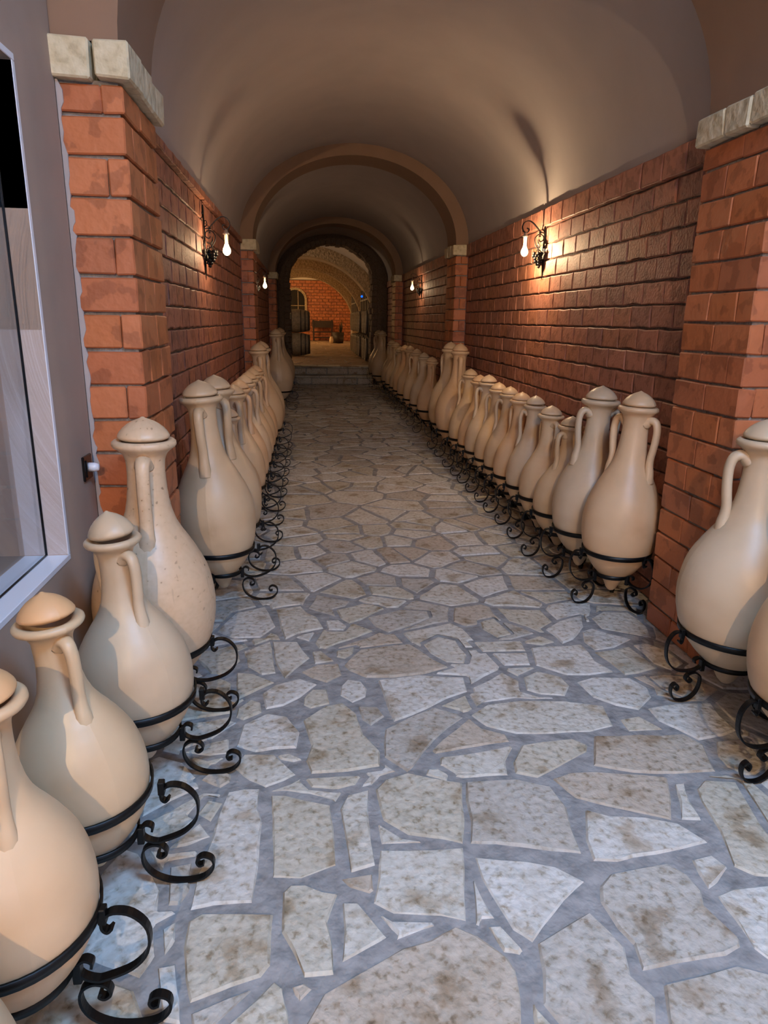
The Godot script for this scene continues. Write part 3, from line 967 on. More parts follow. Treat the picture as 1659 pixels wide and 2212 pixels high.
func wall_with_hole(called: String, label: String, x0: float, x1: float, z0: float, z1: float, top: float, hz0: float, hz1: float, hy0: float, hy1: float) -> void:
	var st := begin()
	box(st, Vector3(x0, -0.2, z0), Vector3(x1, top, hz0))
	box(st, Vector3(x0, -0.2, hz1), Vector3(x1, top, z1))
	box(st, Vector3(x0, -0.2, hz0), Vector3(x1, hy0, hz1))
	box(st, Vector3(x0, hy1, hz0), Vector3(x1, top, hz1))
	structure(called, done(st), M.wallpaint, label)

func build_front_room() -> void:
	var top := 3.8
	wall_with_hole("wall_left", "taupe painted wall with the white window, left of the near pier", FL - 0.26, FL, -2.64, 3.45, top, -2.28, -0.75, 0.725, 2.185)
	structure("wall_right", box_mesh(Vector3(FR, -0.2, -2.64), Vector3(FR + 0.26, top, 3.45)), M.wallpaint, "taupe painted wall of the entrance room, right of the near pier")
	window("window_1", "large white lined window with dark glass, left edge of the picture", FL, 1.0, -2.28, -0.75, 0.725, 2.185, 0, true)
	# back wall with the tall daylight opening behind the camera
	var st := begin()
	box(st, Vector3(FL - 0.26, -0.2, 3.2), Vector3(-0.30, top, 3.45))
	box(st, Vector3(1.85, -0.2, 3.2), Vector3(FR + 0.26, top, 3.45))
	box(st, Vector3(-0.30, 3.3, 3.2), Vector3(1.85, top, 3.45))
	structure("wall_front", done(st), M.wallpaint, "painted wall around the open entrance behind the viewer")
	var d := base("door_1", Vector3(0.775, 0, 3.2))
	tag(d, "white frame of the open entrance behind the viewer", "door", "", "structure")
	put("frame", box_mesh(Vector3(-1.075, 0, -0.02), Vector3(-1.01, 3.3, 0.12), 0.004), M.upvc, d)
	put("frame", box_mesh(Vector3(1.01, 0, -0.02), Vector3(1.075, 3.3, 0.12), 0.004), M.upvc, d)
	put("frame", box_mesh(Vector3(-1.01, 3.23, -0.02), Vector3(1.01, 3.3, 0.12), 0.004), M.upvc, d)
	structure("ceiling", box_mesh(Vector3(FL - 0.26, top, -2.7), Vector3(FR + 0.26, top + 0.2, 3.45)), M.plaster, "flat plastered ceiling of the entrance room", "ceiling")
	structure("ground", box_mesh(Vector3(-14, -0.25, -14), Vector3(20, -0.201, 26)), M.ground, "paved yard outside the entrance", "ground")
	# bare bulb behind the viewer: its hard light throws the shadows of the left row
	var l := base("pendant_lamp", Vector3(-0.22, 3.02, 2.75))
	tag(l, "bare bulb pendant lamp hanging behind the viewer", "lamp")
	var c := begin(true)
	tube(c, [Vector3(0, 0.10, 0), Vector3(0, top - 3.02, 0)], 0.004, 0.004, Vector3(1, 0, 0), 6)
	put("cord", done(c), M.socket, l)
	put("holder", lathe_mesh([Vector2(0, 0.12), Vector2(0.018, 0.115), Vector2(0.022, 0.06), Vector2(0.02, 0.045), Vector2(0, 0.045)], 14), M.socket, l)
	put("bulb", lathe_mesh(bulb_profile(0.03, 0.10, -0.045), 16), M.bulb, l)
	omni(l, Vector3(0, -0.005, 0), Color(1.0, 0.85, 0.66), ENTRANCE_LAMP_E, 0.014)
	# added cool panel, unseen above the viewer; tints the near floor blue
	var pn := base("added_ceiling_panel", Vector3(1.05, top, 0.15))
	tag(pn, "added cool light panel, unseen above the viewer", "ceiling light")
	put("frame", box_mesh(Vector3(-0.62, -0.05, -0.32), Vector3(0.62, 0.0, 0.32), 0.005), M.upvc, pn)
	put("diffuser", box_mesh(Vector3(-0.6, -0.055, -0.3), Vector3(0.6, -0.05, 0.3)), M.panel, pn)
	var al := AreaLight3D.new()
	al.name = "light"
	al.area_size = Vector2(1.2, 0.6)
	al.light_color = Color(0.58, 0.78, 1.0)
	al.light_energy = PANEL_E
	al.area_range = 40.0
	al.area_attenuation = 2.0
	al.shadow_enabled = true
	pn.add_child(al, true)
	al.position = Vector3(0, -0.06, 0)
	al.rotation.x = -PI / 2
	# socket with a plug by the window
	var s := base("wall_socket", Vector3(FL, 0.967, -2.555), PI / 2)
	tag(s, "black wall socket with a shiny white plug beside the near pier", "socket")
	put("plate", box_mesh(Vector3(-0.045, -0.045, 0), Vector3(0.045, 0.045, 0.010), 0.004), M.socket, s)
	var pl := begin(true)
	tube(pl, [Vector3(0.005, 0.0, 0.008), Vector3(0.005, 0.0, 0.03), Vector3(0.005, 0.0, 0.045)], 0.017, 0.017, Vector3(1, 0, 0), 12, [1.0, 1.0, 0.7])
	put("plug", done(pl), M.plug, s)
	put("rocker", box_mesh(Vector3(-0.03, -0.032, 0.008), Vector3(-0.018, 0.03, 0.014), 0.002), M.socket, s)

func bulb_profile(r: float, h: float, low: float) -> Array:
	return [Vector2(0, low), Vector2(r * 0.5, low + h * 0.06), Vector2(r * 0.88, low + h * 0.22), Vector2(r, low + h * 0.40), Vector2(r * 0.9, low + h * 0.58), Vector2(r * 0.62, low + h * 0.78), Vector2(r * 0.42, low + h), Vector2(0, low + h)]

func omni(parent: Node3D, at: Vector3, c: Color, e: float, size: float) -> void:
	var o := OmniLight3D.new()
	o.name = "light"
	o.light_color = c
	o.light_energy = e
	o.light_size = size
	o.omni_range = 40.0
	o.omni_attenuation = 2.0
	o.shadow_enabled = true
	parent.add_child(o, true)
	o.position = at

# =====================================================================
# barrel room beyond the archway
# =====================================================================
const RX := -0.15
const ROOM := 0.40

func build_far_room() -> void:
	var z1 := -38.0
	var f := base("floor")
	tag(f, "worn stone floor of the barrel room, up two steps", "floor", "", "structure")
	put("mortar_bed", box_mesh(Vector3(-3.0, 0.1, z1 - 0.2), Vector3(2.8, ROOM - 0.012, -17.5)), M.grout, f)
	var s := SurfaceTool.new()
	s.begin(Mesh.PRIMITIVE_TRIANGLES)
	for c in cells(-0.7, 2.4, -17.6, z1, 0.45):
		var q := shrink(c, 0.018)
		if q.size() < 3:
			continue
		var cc := centre_of(q)
		var own := PackedVector2Array()
		for p in q:
			own.append(p - cc)
		var m := stone_mesh(own, rng.randf_range(-0.004, 0.006))
		if m:
			s.append_from(m, 0, Transform3D(Basis(), Vector3(cc.x, ROOM - 0.006, cc.y)))
	s.set_material(M.cellarstone)
	put("paving", s.commit(), null, f).set_meta("kind", "stuff")
	structure("wall_left", box_mesh(Vector3(RX - 2.95, 0, z1 - 0.2), Vector3(RX - 2.45, 1.6, -17.5)), M.white, "low white side wall of the barrel room, hidden behind the left barrels")
	structure("wall_right", box_mesh(Vector3(RX + 2.45, 0, z1 - 0.2), Vector3(RX + 2.95, 1.6, -17.5)), M.white, "low white side wall of the barrel room, behind the right barrels")
	structure("ceiling", vault_mesh(RX, 2.45, 2.15, 1.3, -17.55, -30.1, 0.2), M.white, "white vault of the barrel room, seen above the first rough arch", "ceiling")
	structure("ceiling", vault_mesh(RX, 2.75, 2.75, 1.3, -30.05, z1 - 0.1, 0.2), M.white, "higher white vault at the far end of the barrel room", "ceiling")
	var names := ["nearest", "middle", "farthest"]
	for k in 3:
		var z := -20.0 - 5.0 * k
		var a := base("trim_%d" % (4 + k))
		tag(a, "%s rough plastered arch spanning the barrel room" % names[k], "arch", "", "structure")
		put("arch_band", arch_plate(RX - 2.9, RX + 2.9, 1.3, 4.3, RX, 2.05, 1.86, z, z - 0.36), M.roughcast, a)
		put("pier", box_mesh(Vector3(RX - 2.6, 0.3, z - 0.36), Vector3(RX - 2.05, 1.3, z), 0.01), M.roughcast, a)
		put("pier", box_mesh(Vector3(RX + 2.05, 0.3, z - 0.36), Vector3(RX + 2.6, 1.3, z), 0.01), M.roughcast, a)
	# far wall: orange brick below, plaster above, an arched window
	var w := base("wall_back")
	tag(w, "orange lit brick wall at the far end of the barrel room", "wall", "", "structure")
	put("plaster", box_mesh(Vector3(-3.2, 3.47, z1 - 0.3), Vector3(3.0, 4.4, z1)), M.white, w)
	put("masonry", box_mesh(Vector3(-3.2, 0.0, z1 - 0.3), Vector3(3.0, 3.47, z1 - 0.02)), M.joint, w)
	var jb := {}
	var y := ROOM
	var r := 0
	while y < 3.42:
		var x := -2.9 + (0.15 if r % 2 else 0.0)
		while x < 2.6:
			var m := brick_mesh(0.29, 0.14, 0.05, rng.randi() % 5)
			var tone := rng.randi() % 5
			if not jb.has(tone):
				var q := SurfaceTool.new()
				q.begin(Mesh.PRIMITIVE_TRIANGLES)
				jb[tone] = q
			jb[tone].append_from(m, 0, Transform3D(Basis(), Vector3(x, y, z1 + 0.02 + rng.randf_range(-0.003, 0.003))))
			x += 0.298
		y += 0.152
		r += 1
	var am := ArrayMesh.new()
	for tone in jb:
		jb[tone].set_material(bricks_m[tone])
		jb[tone].commit(am)
	put("brickwork", am, null, w).set_meta("kind", "stuff")
	var wd := base("window_3", Vector3(-0.62, ROOM + 0.9, z1 + 0.02))
	tag(wd, "dark arched window in the orange far wall above the barrels", "window", "", "structure")
	put("surround", arch_plate(-0.62, 0.62, 1.15, 1.77, 0.0, 0.5, 0.5, 0.0, 0.10, true, 24), M.roughcast, wd)
	put("surround", box_mesh(Vector3(0.5, 0, 0), Vector3(0.62, 1.15, 0.10), 0.005), M.roughcast, wd)
	put("surround", box_mesh(Vector3(-0.62, 0, 0), Vector3(-0.5, 1.15, 0.10), 0.005), M.roughcast, wd)
	var g := begin()
	box(g, Vector3(-0.5, 0, 0.0), Vector3(0.5, 1.15, 0.03))
	for i in 16:
		var t0 := PI * i / 16
		var t1 := PI * (i + 1) / 16
		tri(g, Vector3(0, 1.15, 0.03), Vector3(0.5 * cos(t0), 1.15 + 0.5 * sin(t0), 0.03), Vector3(0.5 * cos(t1), 1.15 + 0.5 * sin(t1), 0.03), Vector3(0, 0, 1))
	put("dark_pane", done(g), M.dark, wd)
	put("glazing_bar", box_mesh(Vector3(0.14, 0, 0.03), Vector3(0.17, 1.6, 0.05)), M.roughcast, wd)
	put("glazing_bar", box_mesh(Vector3(-0.5, 0.85, 0.03), Vector3(0.5, 0.88, 0.05)), M.roughcast, wd)
	# bench
	var b := base("bench", Vector3(0.80, ROOM, z1 + 0.75))
	tag(b, "dark wooden bench with a back, against the far orange wall", "bench")
	put("seat", box_mesh(Vector3(-0.55, 0.42, -0.2), Vector3(0.55, 0.48, 0.2), 0.008), M.darkwood, b)
	put("backrest", box_mesh(Vector3(-0.55, 0.66, -0.24), Vector3(0.55, 1.02, -0.19), 0.008), M.darkwood, b)
	put("stretcher", box_mesh(Vector3(-0.5, 0.14, -0.02), Vector3(0.5, 0.2, 0.02), 0.004), M.darkwood, b)
	for x in [-0.48, 0.48]:
		put("leg", box_mesh(Vector3(x - 0.04, 0, 0.1), Vector3(x + 0.04, 0.42, 0.18), 0.005), M.darkwood, b)
		put("leg", box_mesh(Vector3(x - 0.04, 0, -0.25), Vector3(x + 0.04, 1.05, -0.18), 0.005), M.darkwood, b)
	# planter with a dark plant, and a pale pot beside it
	var p := base("planter_box", Vector3(1.46, ROOM, -34.0))
	tag(p, "dark square planter with a slim plant at the end of the barrels", "planter")
	put("box", lathe_mesh([Vector2(0, 0), Vector2(0.24, 0), Vector2(0.29, 0.5), Vector2(0.26, 0.5), Vector2(0.25, 0.44), Vector2(0, 0.44)], 4), M.darkwood, p)
	var lf := begin()
	for k in 26:
		var a := rng.randf() * TAU
		var h := rng.randf_range(0.2, 0.62)
		var o := Vector3(cos(a), 0, sin(a)) * rng.randf_range(0.05, 0.13)
		var side := Vector3(-sin(a), 0, cos(a)) * 0.02
		quad(lf, Vector3(0.12, 0.44, 0) + o * 0.3 - side, Vector3(0.12, 0.44, 0) + o * 0.3 + side, Vector3(0.12, 0.44 + h, 0) + o + side * 0.4, Vector3(0.12, 0.44 + h, 0) + o - side * 0.4, o + Vector3(0, 0.1, 0))
	put("foliage", done(lf), M.leaf, p)
	var pot := base("clay_pot", Vector3(1.12, ROOM, -33.6))
	tag(pot, "small pale pot on the floor beside the dark planter", "pot")
	put("body", lathe_mesh([Vector2(0, 0), Vector2(0.08, 0), Vector2(0.10, 0.1), Vector2(0.09, 0.22), Vector2(0.06, 0.28), Vector2(0.07, 0.31), Vector2(0.05, 0.31), Vector2(0, 0.2)], 14), clays_m[0], pot)
	build_barrels()
	# added dark slatted rack, in place of unlit side openings above the right barrels
	for k in 2:
		var z := -20.55 - 5.0 * k
		var rk := base("added_rack", Vector3(1.80, ROOM + 4.0 * 0.345, z - 1.95))
		tag(rk, "added dark slatted rack in place of unlit side openings, " + ("between the nearest and middle arch" if k == 0 else "between the middle and farthest arch"), "rack")
		put("back_panel", box_mesh(Vector3(0.12, 0, -1.9), Vector3(0.15, 0.62, 1.9)), M.darkwood, rk)
		for i in 9:
			var zz := -1.85 + 3.7 * i / 8
			put("post", box_mesh(Vector3(0.0, 0, zz - 0.035), Vector3(0.07, 0.64, zz + 0.035), 0.006), M.darkwood if i % 2 else M.oak, rk)
		put("rail", box_mesh(Vector3(0.01, 0.30, -1.9), Vector3(0.06, 0.35, 1.9), 0.004), M.oak, rk)
		if k == 0:
			var led := begin(true)
			ball(led, Vector3(-0.02, 0.45, -0.9), 0.035, 6, 10)
			put("indicator_light", done(led), M.blue, rk)
	# wall lamps of the barrel room, on the hidden left side
	far_lamp("white wall lamp on the left of the barrel room, by the archway", Vector3(RX - 1.75, 2.75, -18.7), Color(1.0, 0.86, 0.70), FAR_E[0])
	far_lamp("amber wall lamp on the left of the barrel room, past the nearest arch", Vector3(RX - 1.75, 2.55, -22.8), Color(1.0, 0.76, 0.48), FAR_E[1])
	far_lamp("amber wall lamp on the left of the barrel room, past the middle arch", Vector3(RX - 1.75, 2.55, -27.6), Color(1.0, 0.78, 0.50), FAR_E[2])
	far_lamp("amber wall lamp on the left of the barrel room, near the far wall", Vector3(RX - 2.0, 2.9, -33.5), Color(1.0, 0.80, 0.52), FAR_E[3])

const FAR_E := [1.1, 0.9, 1.1, 7.0]

func far_lamp(label: String, at: Vector3, c: Color, e: float) -> void:
	var l := base("wall_lamp", at)
	tag(l, label, "lamp")
	put("bracket", box_mesh(Vector3(-0.55, 0.07, -0.012), Vector3(0.012, 0.095, 0.012), 0.003), M.iron, l)
	put("bulb", lathe_mesh(bulb_profile(0.045, 0.13, -0.06), 14), M.bulb, l)
	omni(l, Vector3.ZERO, c, e, 0.045)

func barrel_protos() -> Array:
	var prof: Array = []
	for i in 13:
		var t := -1.0 + 2.0 * i / 12
		prof.append(Vector2(0.345 - 0.07 * t * t, 0.42 * t))
	var st := begin(true)
	var body: Array = [Vector2(0.24, -0.39), Vector2(0.252, -0.41)] + prof + [Vector2(0.252, 0.41), Vector2(0.24, 0.39)]
	lathe(st, body, 28)
	var b := done(st)
	var head := lathe_mesh([Vector2(0, 0.012), Vector2(0.25, 0.012), Vector2(0.25, -0.012), Vector2(0, -0.012)], 28)
	var hoops: Array = []
	for y in [0.39, 0.29, 0.16, -0.16, -0.29, -0.39]:
		var t: float = y / 0.42
		var t2: float = (y + 0.035 * signf(-y)) / 0.42
		var r0 := 0.345 - 0.07 * t * t + 0.003
		var r1 := 0.345 - 0.07 * t2 * t2 + 0.003
		hoops.append(lathe_mesh([Vector2(r0 - 0.01, y), Vector2(r0, y), Vector2(r1, y + 0.035 * signf(-y)), Vector2(r1 - 0.01, y + 0.035 * signf(-y))], 28))
	return [b, head, hoops]

func barrel(pr: Array, at: Vector3, label: String, group: String) -> void:
	var n := base("wine_barrel", at)
	tag(n, label, "barrel", group)
	n.rotation.z = PI / 2
	put("body", pr[0], M.oak, n)
	for s in [-1.0, 1.0]:
		put("head", pr[1], M.oak, n).position.y = 0.385 * s
	for h in pr[2]:
		put("hoop", h, M.hoop, n)

func build_barrels() -> void:
	var pr := barrel_protos()
	var r := 0.345
	barrel(pr, Vector3(-0.34, ROOM + r, -21.9), "grey oak barrel lying on the floor left of the archway view", "barrels on the left")
	barrel(pr, Vector3(-0.34, ROOM + r * 3.0, -21.9), "grey oak barrel stacked on top of the left floor barrel", "barrels on the left")
	var zs := [-18.35, -19.06, -20.75, -21.46, -22.17, -22.88, -23.59, -24.3]
	var ord := ["first", "second", "third", "fourth", "fifth", "sixth", "seventh", "eighth"]
	for i in zs.size():
		barrel(pr, Vector3(1.89, ROOM + r, zs[i]), "oak barrel of the lower tier, %s from the archway on the right" % ord[i], "barrels stacked on the right")
		barrel(pr, Vector3(1.89, ROOM + r * 3.0, zs[i]), "oak barrel of the upper tier, %s from the archway on the right" % ord[i], "barrels stacked on the right")

# =====================================================================
# amphorae and their iron stands
# =====================================================================
const BODY := [[0.0, 0.002], [0.006, 0.018], [0.02, 0.031], [0.05, 0.047], [0.08, 0.075], [0.12, 0.119], [0.16, 0.154], [0.20, 0.180], [0.25, 0.202], [0.31, 0.215], [0.37, 0.218], [0.43, 0.211], [0.49, 0.194], [0.54, 0.168], [0.58, 0.142], [0.615, 0.117], [0.645, 0.097], [0.68, 0.081], [0.72, 0.070], [0.77, 0.063], [0.82, 0.060], [0.865, 0.062], [0.89, 0.069], [0.902, 0.080], [0.908, 0.089], [0.916, 0.0935], [0.925, 0.0925], [0.931, 0.086], [0.932, 0.078], [0.925, 0.062], [0.88, 0.050], [0.80, 0.046]]
const LID := [[0.925, 0.0], [0.9255, 0.060], [0.933, 0.074], [0.938, 0.0765], [0.943, 0.0755], [0.953, 0.070], [0.965, 0.0605], [0.977, 0.047], [0.986, 0.033], [0.992, 0.020], [0.9965, 0.009], [1.0, 0.004], [1.001, 0.0]]

var clay_mesh := {}
var stand_mesh := {}

func amphora_parts(k: float, lip: float) -> Array:
	var key := "%.2f_%.2f" % [k, lip]
	if clay_mesh.has(key):
		return clay_mesh[key]
	var prof: Array = []
	for p in BODY:
		var y: float = p[0]
		var f := lerpf(k, 1.0, smoothstep(0.52, 0.76, y))
		if y > 0.87:
			f = lerpf(1.0, lip, smoothstep(0.87, 0.905, y))
		prof.append(Vector2(p[1] * f, y))
	# faint throwing rings
	var dense: Array = []
	for i in prof.size() - 1:
		var n := 3 if i > 3 and i < 22 else 1
		for j in n:
			var v: Vector2 = prof[i].cubic_interpolate(prof[i + 1], prof[maxi(i - 1, 0)], prof[mini(i + 2, prof.size() - 1)], float(j) / n)
			v.x = maxf(v.x + (sin(v.y * 160.0) * 0.0004 if i > 4 and i < 20 else 0.0), 0.001)
			dense.append(v)
	dense.append(prof[-1])
	var body := lathe_mesh(dense, 44)
	var lidp: Array = []
	for p in LID:
		lidp.append(Vector2(p[1] * lerpf(1.0, lip, 0.8), p[0]))
	var lid := lathe_mesh(lidp, 36)
	var st := begin(true)
	var kb := lerpf(k, 1.0, smoothstep(0.52, 0.76, 0.60))
	var path := curve([Vector3(0.048, 0.852, 0), Vector3(0.074, 0.872, 0), Vector3(0.098, 0.864, 0), Vector3(0.109, 0.832, 0), Vector3(0.109, 0.785, 0), Vector3(0.104, 0.735, 0), Vector3(0.0985, 0.695, 0), Vector3(0.099, 0.660, 0), Vector3(0.104, 0.625, 0), Vector3(0.104, 0.580, 0)], 5)
	var tp: Array = []
	for i in path.size():
		var t := float(i) / (path.size() - 1)
		tp.append(1.0 + 0.55 * pow(absf(t - 0.5) * 2.0, 4.0))
	tube(st, path, 0.0215, 0.0165, Vector3(0, 0, 1), 10, tp)
	var h := done(st)
	clay_mesh[key] = [body, lid, h]
	return clay_mesh[key]

func body_radius(y: float, k: float) -> float:
	for i in BODY.size() - 1:
		if y <= BODY[i + 1][0]:
			var t := inverse_lerp(BODY[i][0], BODY[i + 1][0], y)
			return lerpf(BODY[i][1], BODY[i + 1][1], t) * lerpf(k, 1.0, smoothstep(0.52, 0.76, y))
	return 0.05

const RING_Y := 0.312
const LOW_RING_Y := 0.176
const TIP_Y := 0.074

# every stand has the same height; its rings fit the amphora; reach: how far the scrolls swing out
func stand_parts(r1: float, r2: float, reach: float) -> Array:
	var key := "%d_%d_%.1f" % [roundi(r1 * 250), roundi(r2 * 250), reach]
	if stand_mesh.has(key):
		return stand_mesh[key]
	var band := func(r: float, y: float, h: float, t: float) -> ArrayMesh:
		return lathe_mesh([Vector2(r, y - h), Vector2(r + t, y - h), Vector2(r + t + 0.002, y + h), Vector2(r + 0.002, y + h), Vector2(r, y - h)], 44)
	var upper: ArrayMesh = band.call(r1, RING_Y, 0.0125, 0.006)
	var lower: ArrayMesh = band.call(r2, LOW_RING_Y, 0.011, 0.006)
	var q := 1.16
	var a0 := [[0.222, 0.236], [0.213, 0.228], [0.204, 0.237], [0.206, 0.256], [0.226, 0.270], [0.258, 0.262], [0.283, 0.228], [0.280, 0.178], [0.250, 0.142], [0.200, 0.122], [0.150, 0.120], [0.122, 0.132], [0.114, 0.154], [0.127, 0.168], [0.143, 0.162], [0.142, 0.150]]
	var pts: Array = []
	for p in a0:
		# inner end sits at the small ring, outer end at the big ring
		var r: float = p[0]
		var w := smoothstep(0.13, 0.21, r)
		var x := lerpf(r2 + 0.012 + (r - 0.114) * q, r1 + 0.008 + (r - 0.204) * q * reach, w)
		pts.append(Vector3(x, p[1] * q, 0))
	var st := begin()
	ribbon(st, curve(pts, 4), Vector3(0, 0, 1), 0.020, 0.006)
	box(st, Vector3(r1 + 0.002, RING_Y - 0.026, -0.011), Vector3(r1 + 0.019, RING_Y + 0.0125, 0.011), 0.002)
	box(st, Vector3(r2 + 0.002, LOW_RING_Y - 0.040, -0.011), Vector3(r2 + 0.020, LOW_RING_Y + 0.011, 0.011), 0.002)
	var leg := done(st)
	var b0 := [[0.157, 0.091], [0.152, 0.082], [0.162, 0.076], [0.174, 0.087], [0.166, 0.105], [0.143, 0.112], [0.121, 0.097], [0.119, 0.064], [0.136, 0.032], [0.170, 0.010], [0.212, 0.003], [0.252, 0.010], [0.276, 0.034], [0.276, 0.060], [0.256, 0.071], [0.240, 0.060], [0.245, 0.046], [0.256, 0.049]]
	pts = []
	for p in b0:
		pts.append(Vector3(r2 + 0.012 + (p[0] - 0.119) * q * (reach if p[1] < 0.075 else 1.0), p[1] * q, 0))
	var sf := begin()
	ribbon(sf, curve(pts, 4), Vector3(0, 0, 1), 0.020, 0.006)
	stand_mesh[key] = [upper, lower, leg, done(sf)]
	return stand_mesh[key]

func amphora(x: float, z: float, top: float, k: float, lip: float, turn: float, label: String, group: String, m: Material, lean := Vector2.ZERO, lid_tilt := Vector2.ZERO, lid_mat: Material = null, lid_tall := 1.0) -> void:
	var h := top - TIP_Y
	var parts := amphora_parts(k, lip)
	var o := base("amphora", Vector3(x, TIP_Y, z))
	tag(o, label, "amphora", group)
	o.basis = (Basis(Vector3(0, 0, 1), lean.x) * Basis(Vector3(1, 0, 0), lean.y) * Basis(Vector3.UP, turn)).scaled(Vector3.ONE * h)
	put("body", parts[0], m, o)
	for s in 2:
		put("handle", parts[2], m, o).rotation.y = PI * s
	var l := put("lid", parts[1], lid_mat if lid_mat else m, o)
	l.position.y = 0.004
	if lid_tilt != Vector2.ZERO:
		l.basis = Basis.from_euler(Vector3(lid_tilt.x, 0, lid_tilt.y)) * Basis.from_scale(Vector3(1, lid_tall, 1))
		l.position = Vector3(0, 0.932, 0) - l.basis * Vector3(0, 0.932, 0) + Vector3(0, 0.010, 0)
	var s := base("amphora_stand", Vector3(x, 0, z))
	tag(s, "iron scroll stand under the " + label, "stand", "iron scroll stands under the amphorae")
	s.rotation.y = 0.0 if x < 0.5 else PI
	var sp := stand_parts(body_radius((RING_Y - TIP_Y) / h, k) * h + 0.003, body_radius((LOW_RING_Y - TIP_Y) / h, k) * h + 0.004, 1.0 if x < 0.5 else 0.65)
	# the rings follow the lean of the amphora
	put("upper_ring", sp[0], M.iron, s).position.x = -lean.x * (RING_Y - TIP_Y) * (1.0 if x < 0.5 else -1.0)
	put("lower_ring", sp[1], M.iron, s)
	for i in 3:
		var leg := put("leg", sp[2], M.iron, s)
		leg.rotation.y = TAU * i / 3.0
		put("foot", sp[3], M.iron, leg)

func build_amphorae() -> void:
	var gl := "amphorae along the left wall"
	var gr := "amphorae along the right wall"
	var nth := ["first", "second", "third", "fourth", "fifth", "sixth", "seventh", "eighth", "ninth", "tenth"]
	# front room, left row (nearest the viewer first)
	amphora(-0.60, -0.80, 0.86, 0.96, 1.1, -0.9, "squat amphora cut off by the lower left corner", gl, clays_m[0], Vector2(0.03, 0))
	amphora(-0.615, -1.20, 0.87, 0.96, 1.12, -1.0, "squat amphora with its neck cut off by the left edge", gl, clays_m[2], Vector2(0.0, 0), Vector2(0.05, -0.06), M.lid)
	amphora(-0.575, -1.60, 0.85, 0.975, 1.14, -0.75, "squat cream amphora with tilted dome lid below the window corner", gl, clays_m[1], Vector2(0.08, 0), Vector2(-0.03, 0.10), M.lid, 1.15)
	amphora(-0.550, -2.07, 0.91, 0.99, 1.08, -0.72, "cream amphora with gaping pointed lid left of the spotted one", gl, clays_m[3], Vector2(0.065, 0), Vector2(0.02, 0.10), null, 1.3)
	amphora(-0.585, -2.46, 1.16, 0.93, 1.08, -1.45, "tall amphora speckled with brown spots beside the wall socket", gl, M.spotted, Vector2(-0.01, 0))
	# first bay, left row
	amphora(-0.470, -3.58, 1.195, 0.85, 1.05, -1.62, "tall smooth amphora just past the near left pier", gl, clays_m[0], Vector2(0.07, 0))
	amphora(-0.475, -4.03, 1.185, 0.86, 1.03, -1.0, "tall left amphora half hidden behind the first tall one", gl, clays_m[1], Vector2(0.05, 0))
	amphora(-0.49, -4.60, 0.93, 0.95, 1.0, -1.2, "short low-lidded amphora behind the two tall left ones", gl, clays_m[2], Vector2(0.045, 0))
	var lz := [-5.00, -5.40, -5.85, -6.25, -6.68, -7.12]
	for i in lz.size():
		amphora(-0.485, lz[i], 1.045, 0.86, 1.0, -1.2 + 0.4 * (i % 3), "%s medium amphora along the left wall before the tall pair" % nth[i], gl, clays_m[(i + 1) % 4], Vector2(0.045, 0))
	amphora(-0.49, -7.70, 1.24, 0.9, 1.0, -1.4, "nearer tall amphora of the pair before the second left pier", gl, clays_m[1], Vector2(0.035, 0))
	amphora(-0.49, -8.18, 1.245, 0.9, 1.0, -1.0, "farther tall amphora of the pair before the second left pier", gl, clays_m[0], Vector2(0.035, 0))
	# second bay, left row
	amphora(-0.48, -11.9, 1.33, 0.9, 1.0, -1.3, "nearer tall amphora in the dim second bay, left wall", gl, clays_m[3], Vector2(0.035, 0))
	amphora(-0.48, -13.6, 1.33, 0.9, 1.0, -1.2, "farther tall amphora in the dim second bay, left wall", gl, clays_m[1], Vector2(0.035, 0))
	# front room, right row
	amphora(1.695, -2.38, 1.165, 0.99, 1.03, 2.9, "large pale amphora in front of the near right pier", gr, clays_m[3], Vector2(-0.012, 0))
	amphora(1.67, -1.86, 1.15, 0.99, 1.03, 2.6, "large amphora mostly cut off by the right edge", gr, clays_m[2])
	amphora(1.66, -1.34, 1.15, 0.99, 1.03, 2.6, "amphora beyond the right edge showing only one iron foot", gr, clays_m[0])
	# first bay, right row
	amphora(1.650, -3.40, 1.165, 0.85, 1.0, -0.95, "large smooth amphora touching the near right pier", gr, clays_m[2], Vector2(-0.045, 0))
	amphora(1.620, -3.80, 1.155, 0.84, 1.08, 0.05, "large two-handled amphora second behind the near right pier", gr, clays_m[3], Vector2(-0.045, 0))
	var rz := [-4.19, -4.58, -4.93, -5.27, -5.60, -5.95, -6.31, -6.64, -7.05]
	var rh := [0.93, 0.95, 0.975, 0.972, 0.985, 0.988, 1.02, 1.0, 1.03]
	for i in rz.size():
		amphora(1.625, rz[i], rh[i], [1.0, 0.86, 0.82, 0.86, 0.82, 0.82, 0.84, 0.84, 0.86][i], [1.1, 1.12, 1.0, 1.1, 1.0, 1.0, 1.05, 1.05, 1.0][i], [0.3, -1.35, -0.5, -1.1, -0.4, -0.6, -0.1, -1.5, -0.4][i], "%s small amphora behind the two large ones, right wall" % nth[i], gr, clays_m[(i * 3 + 1) % 4], Vector2(-0.042, 0), Vector2(0, 0.04 if i % 4 == 2 else 0.0))
	amphora(1.65, -7.64, 1.262, 0.93, 0.95, -1.65, "nearer tall amphora of the pair before the second right pier", gr, clays_m[2], Vector2(-0.02, 0))
	amphora(1.65, -8.16, 1.262, 0.88, 0.95, -1.0, "farther tall amphora of the pair before the second right pier", gr, clays_m[0], Vector2(-0.02, 0))
	# second bay, right row
	var sz := [-9.36, -10.02, -10.72, -11.45, -12.05, -12.65, -13.3, -13.95]
	var sh := [1.03, 1.055, 1.08, 1.10, 1.09, 1.04, 1.10, 1.12]
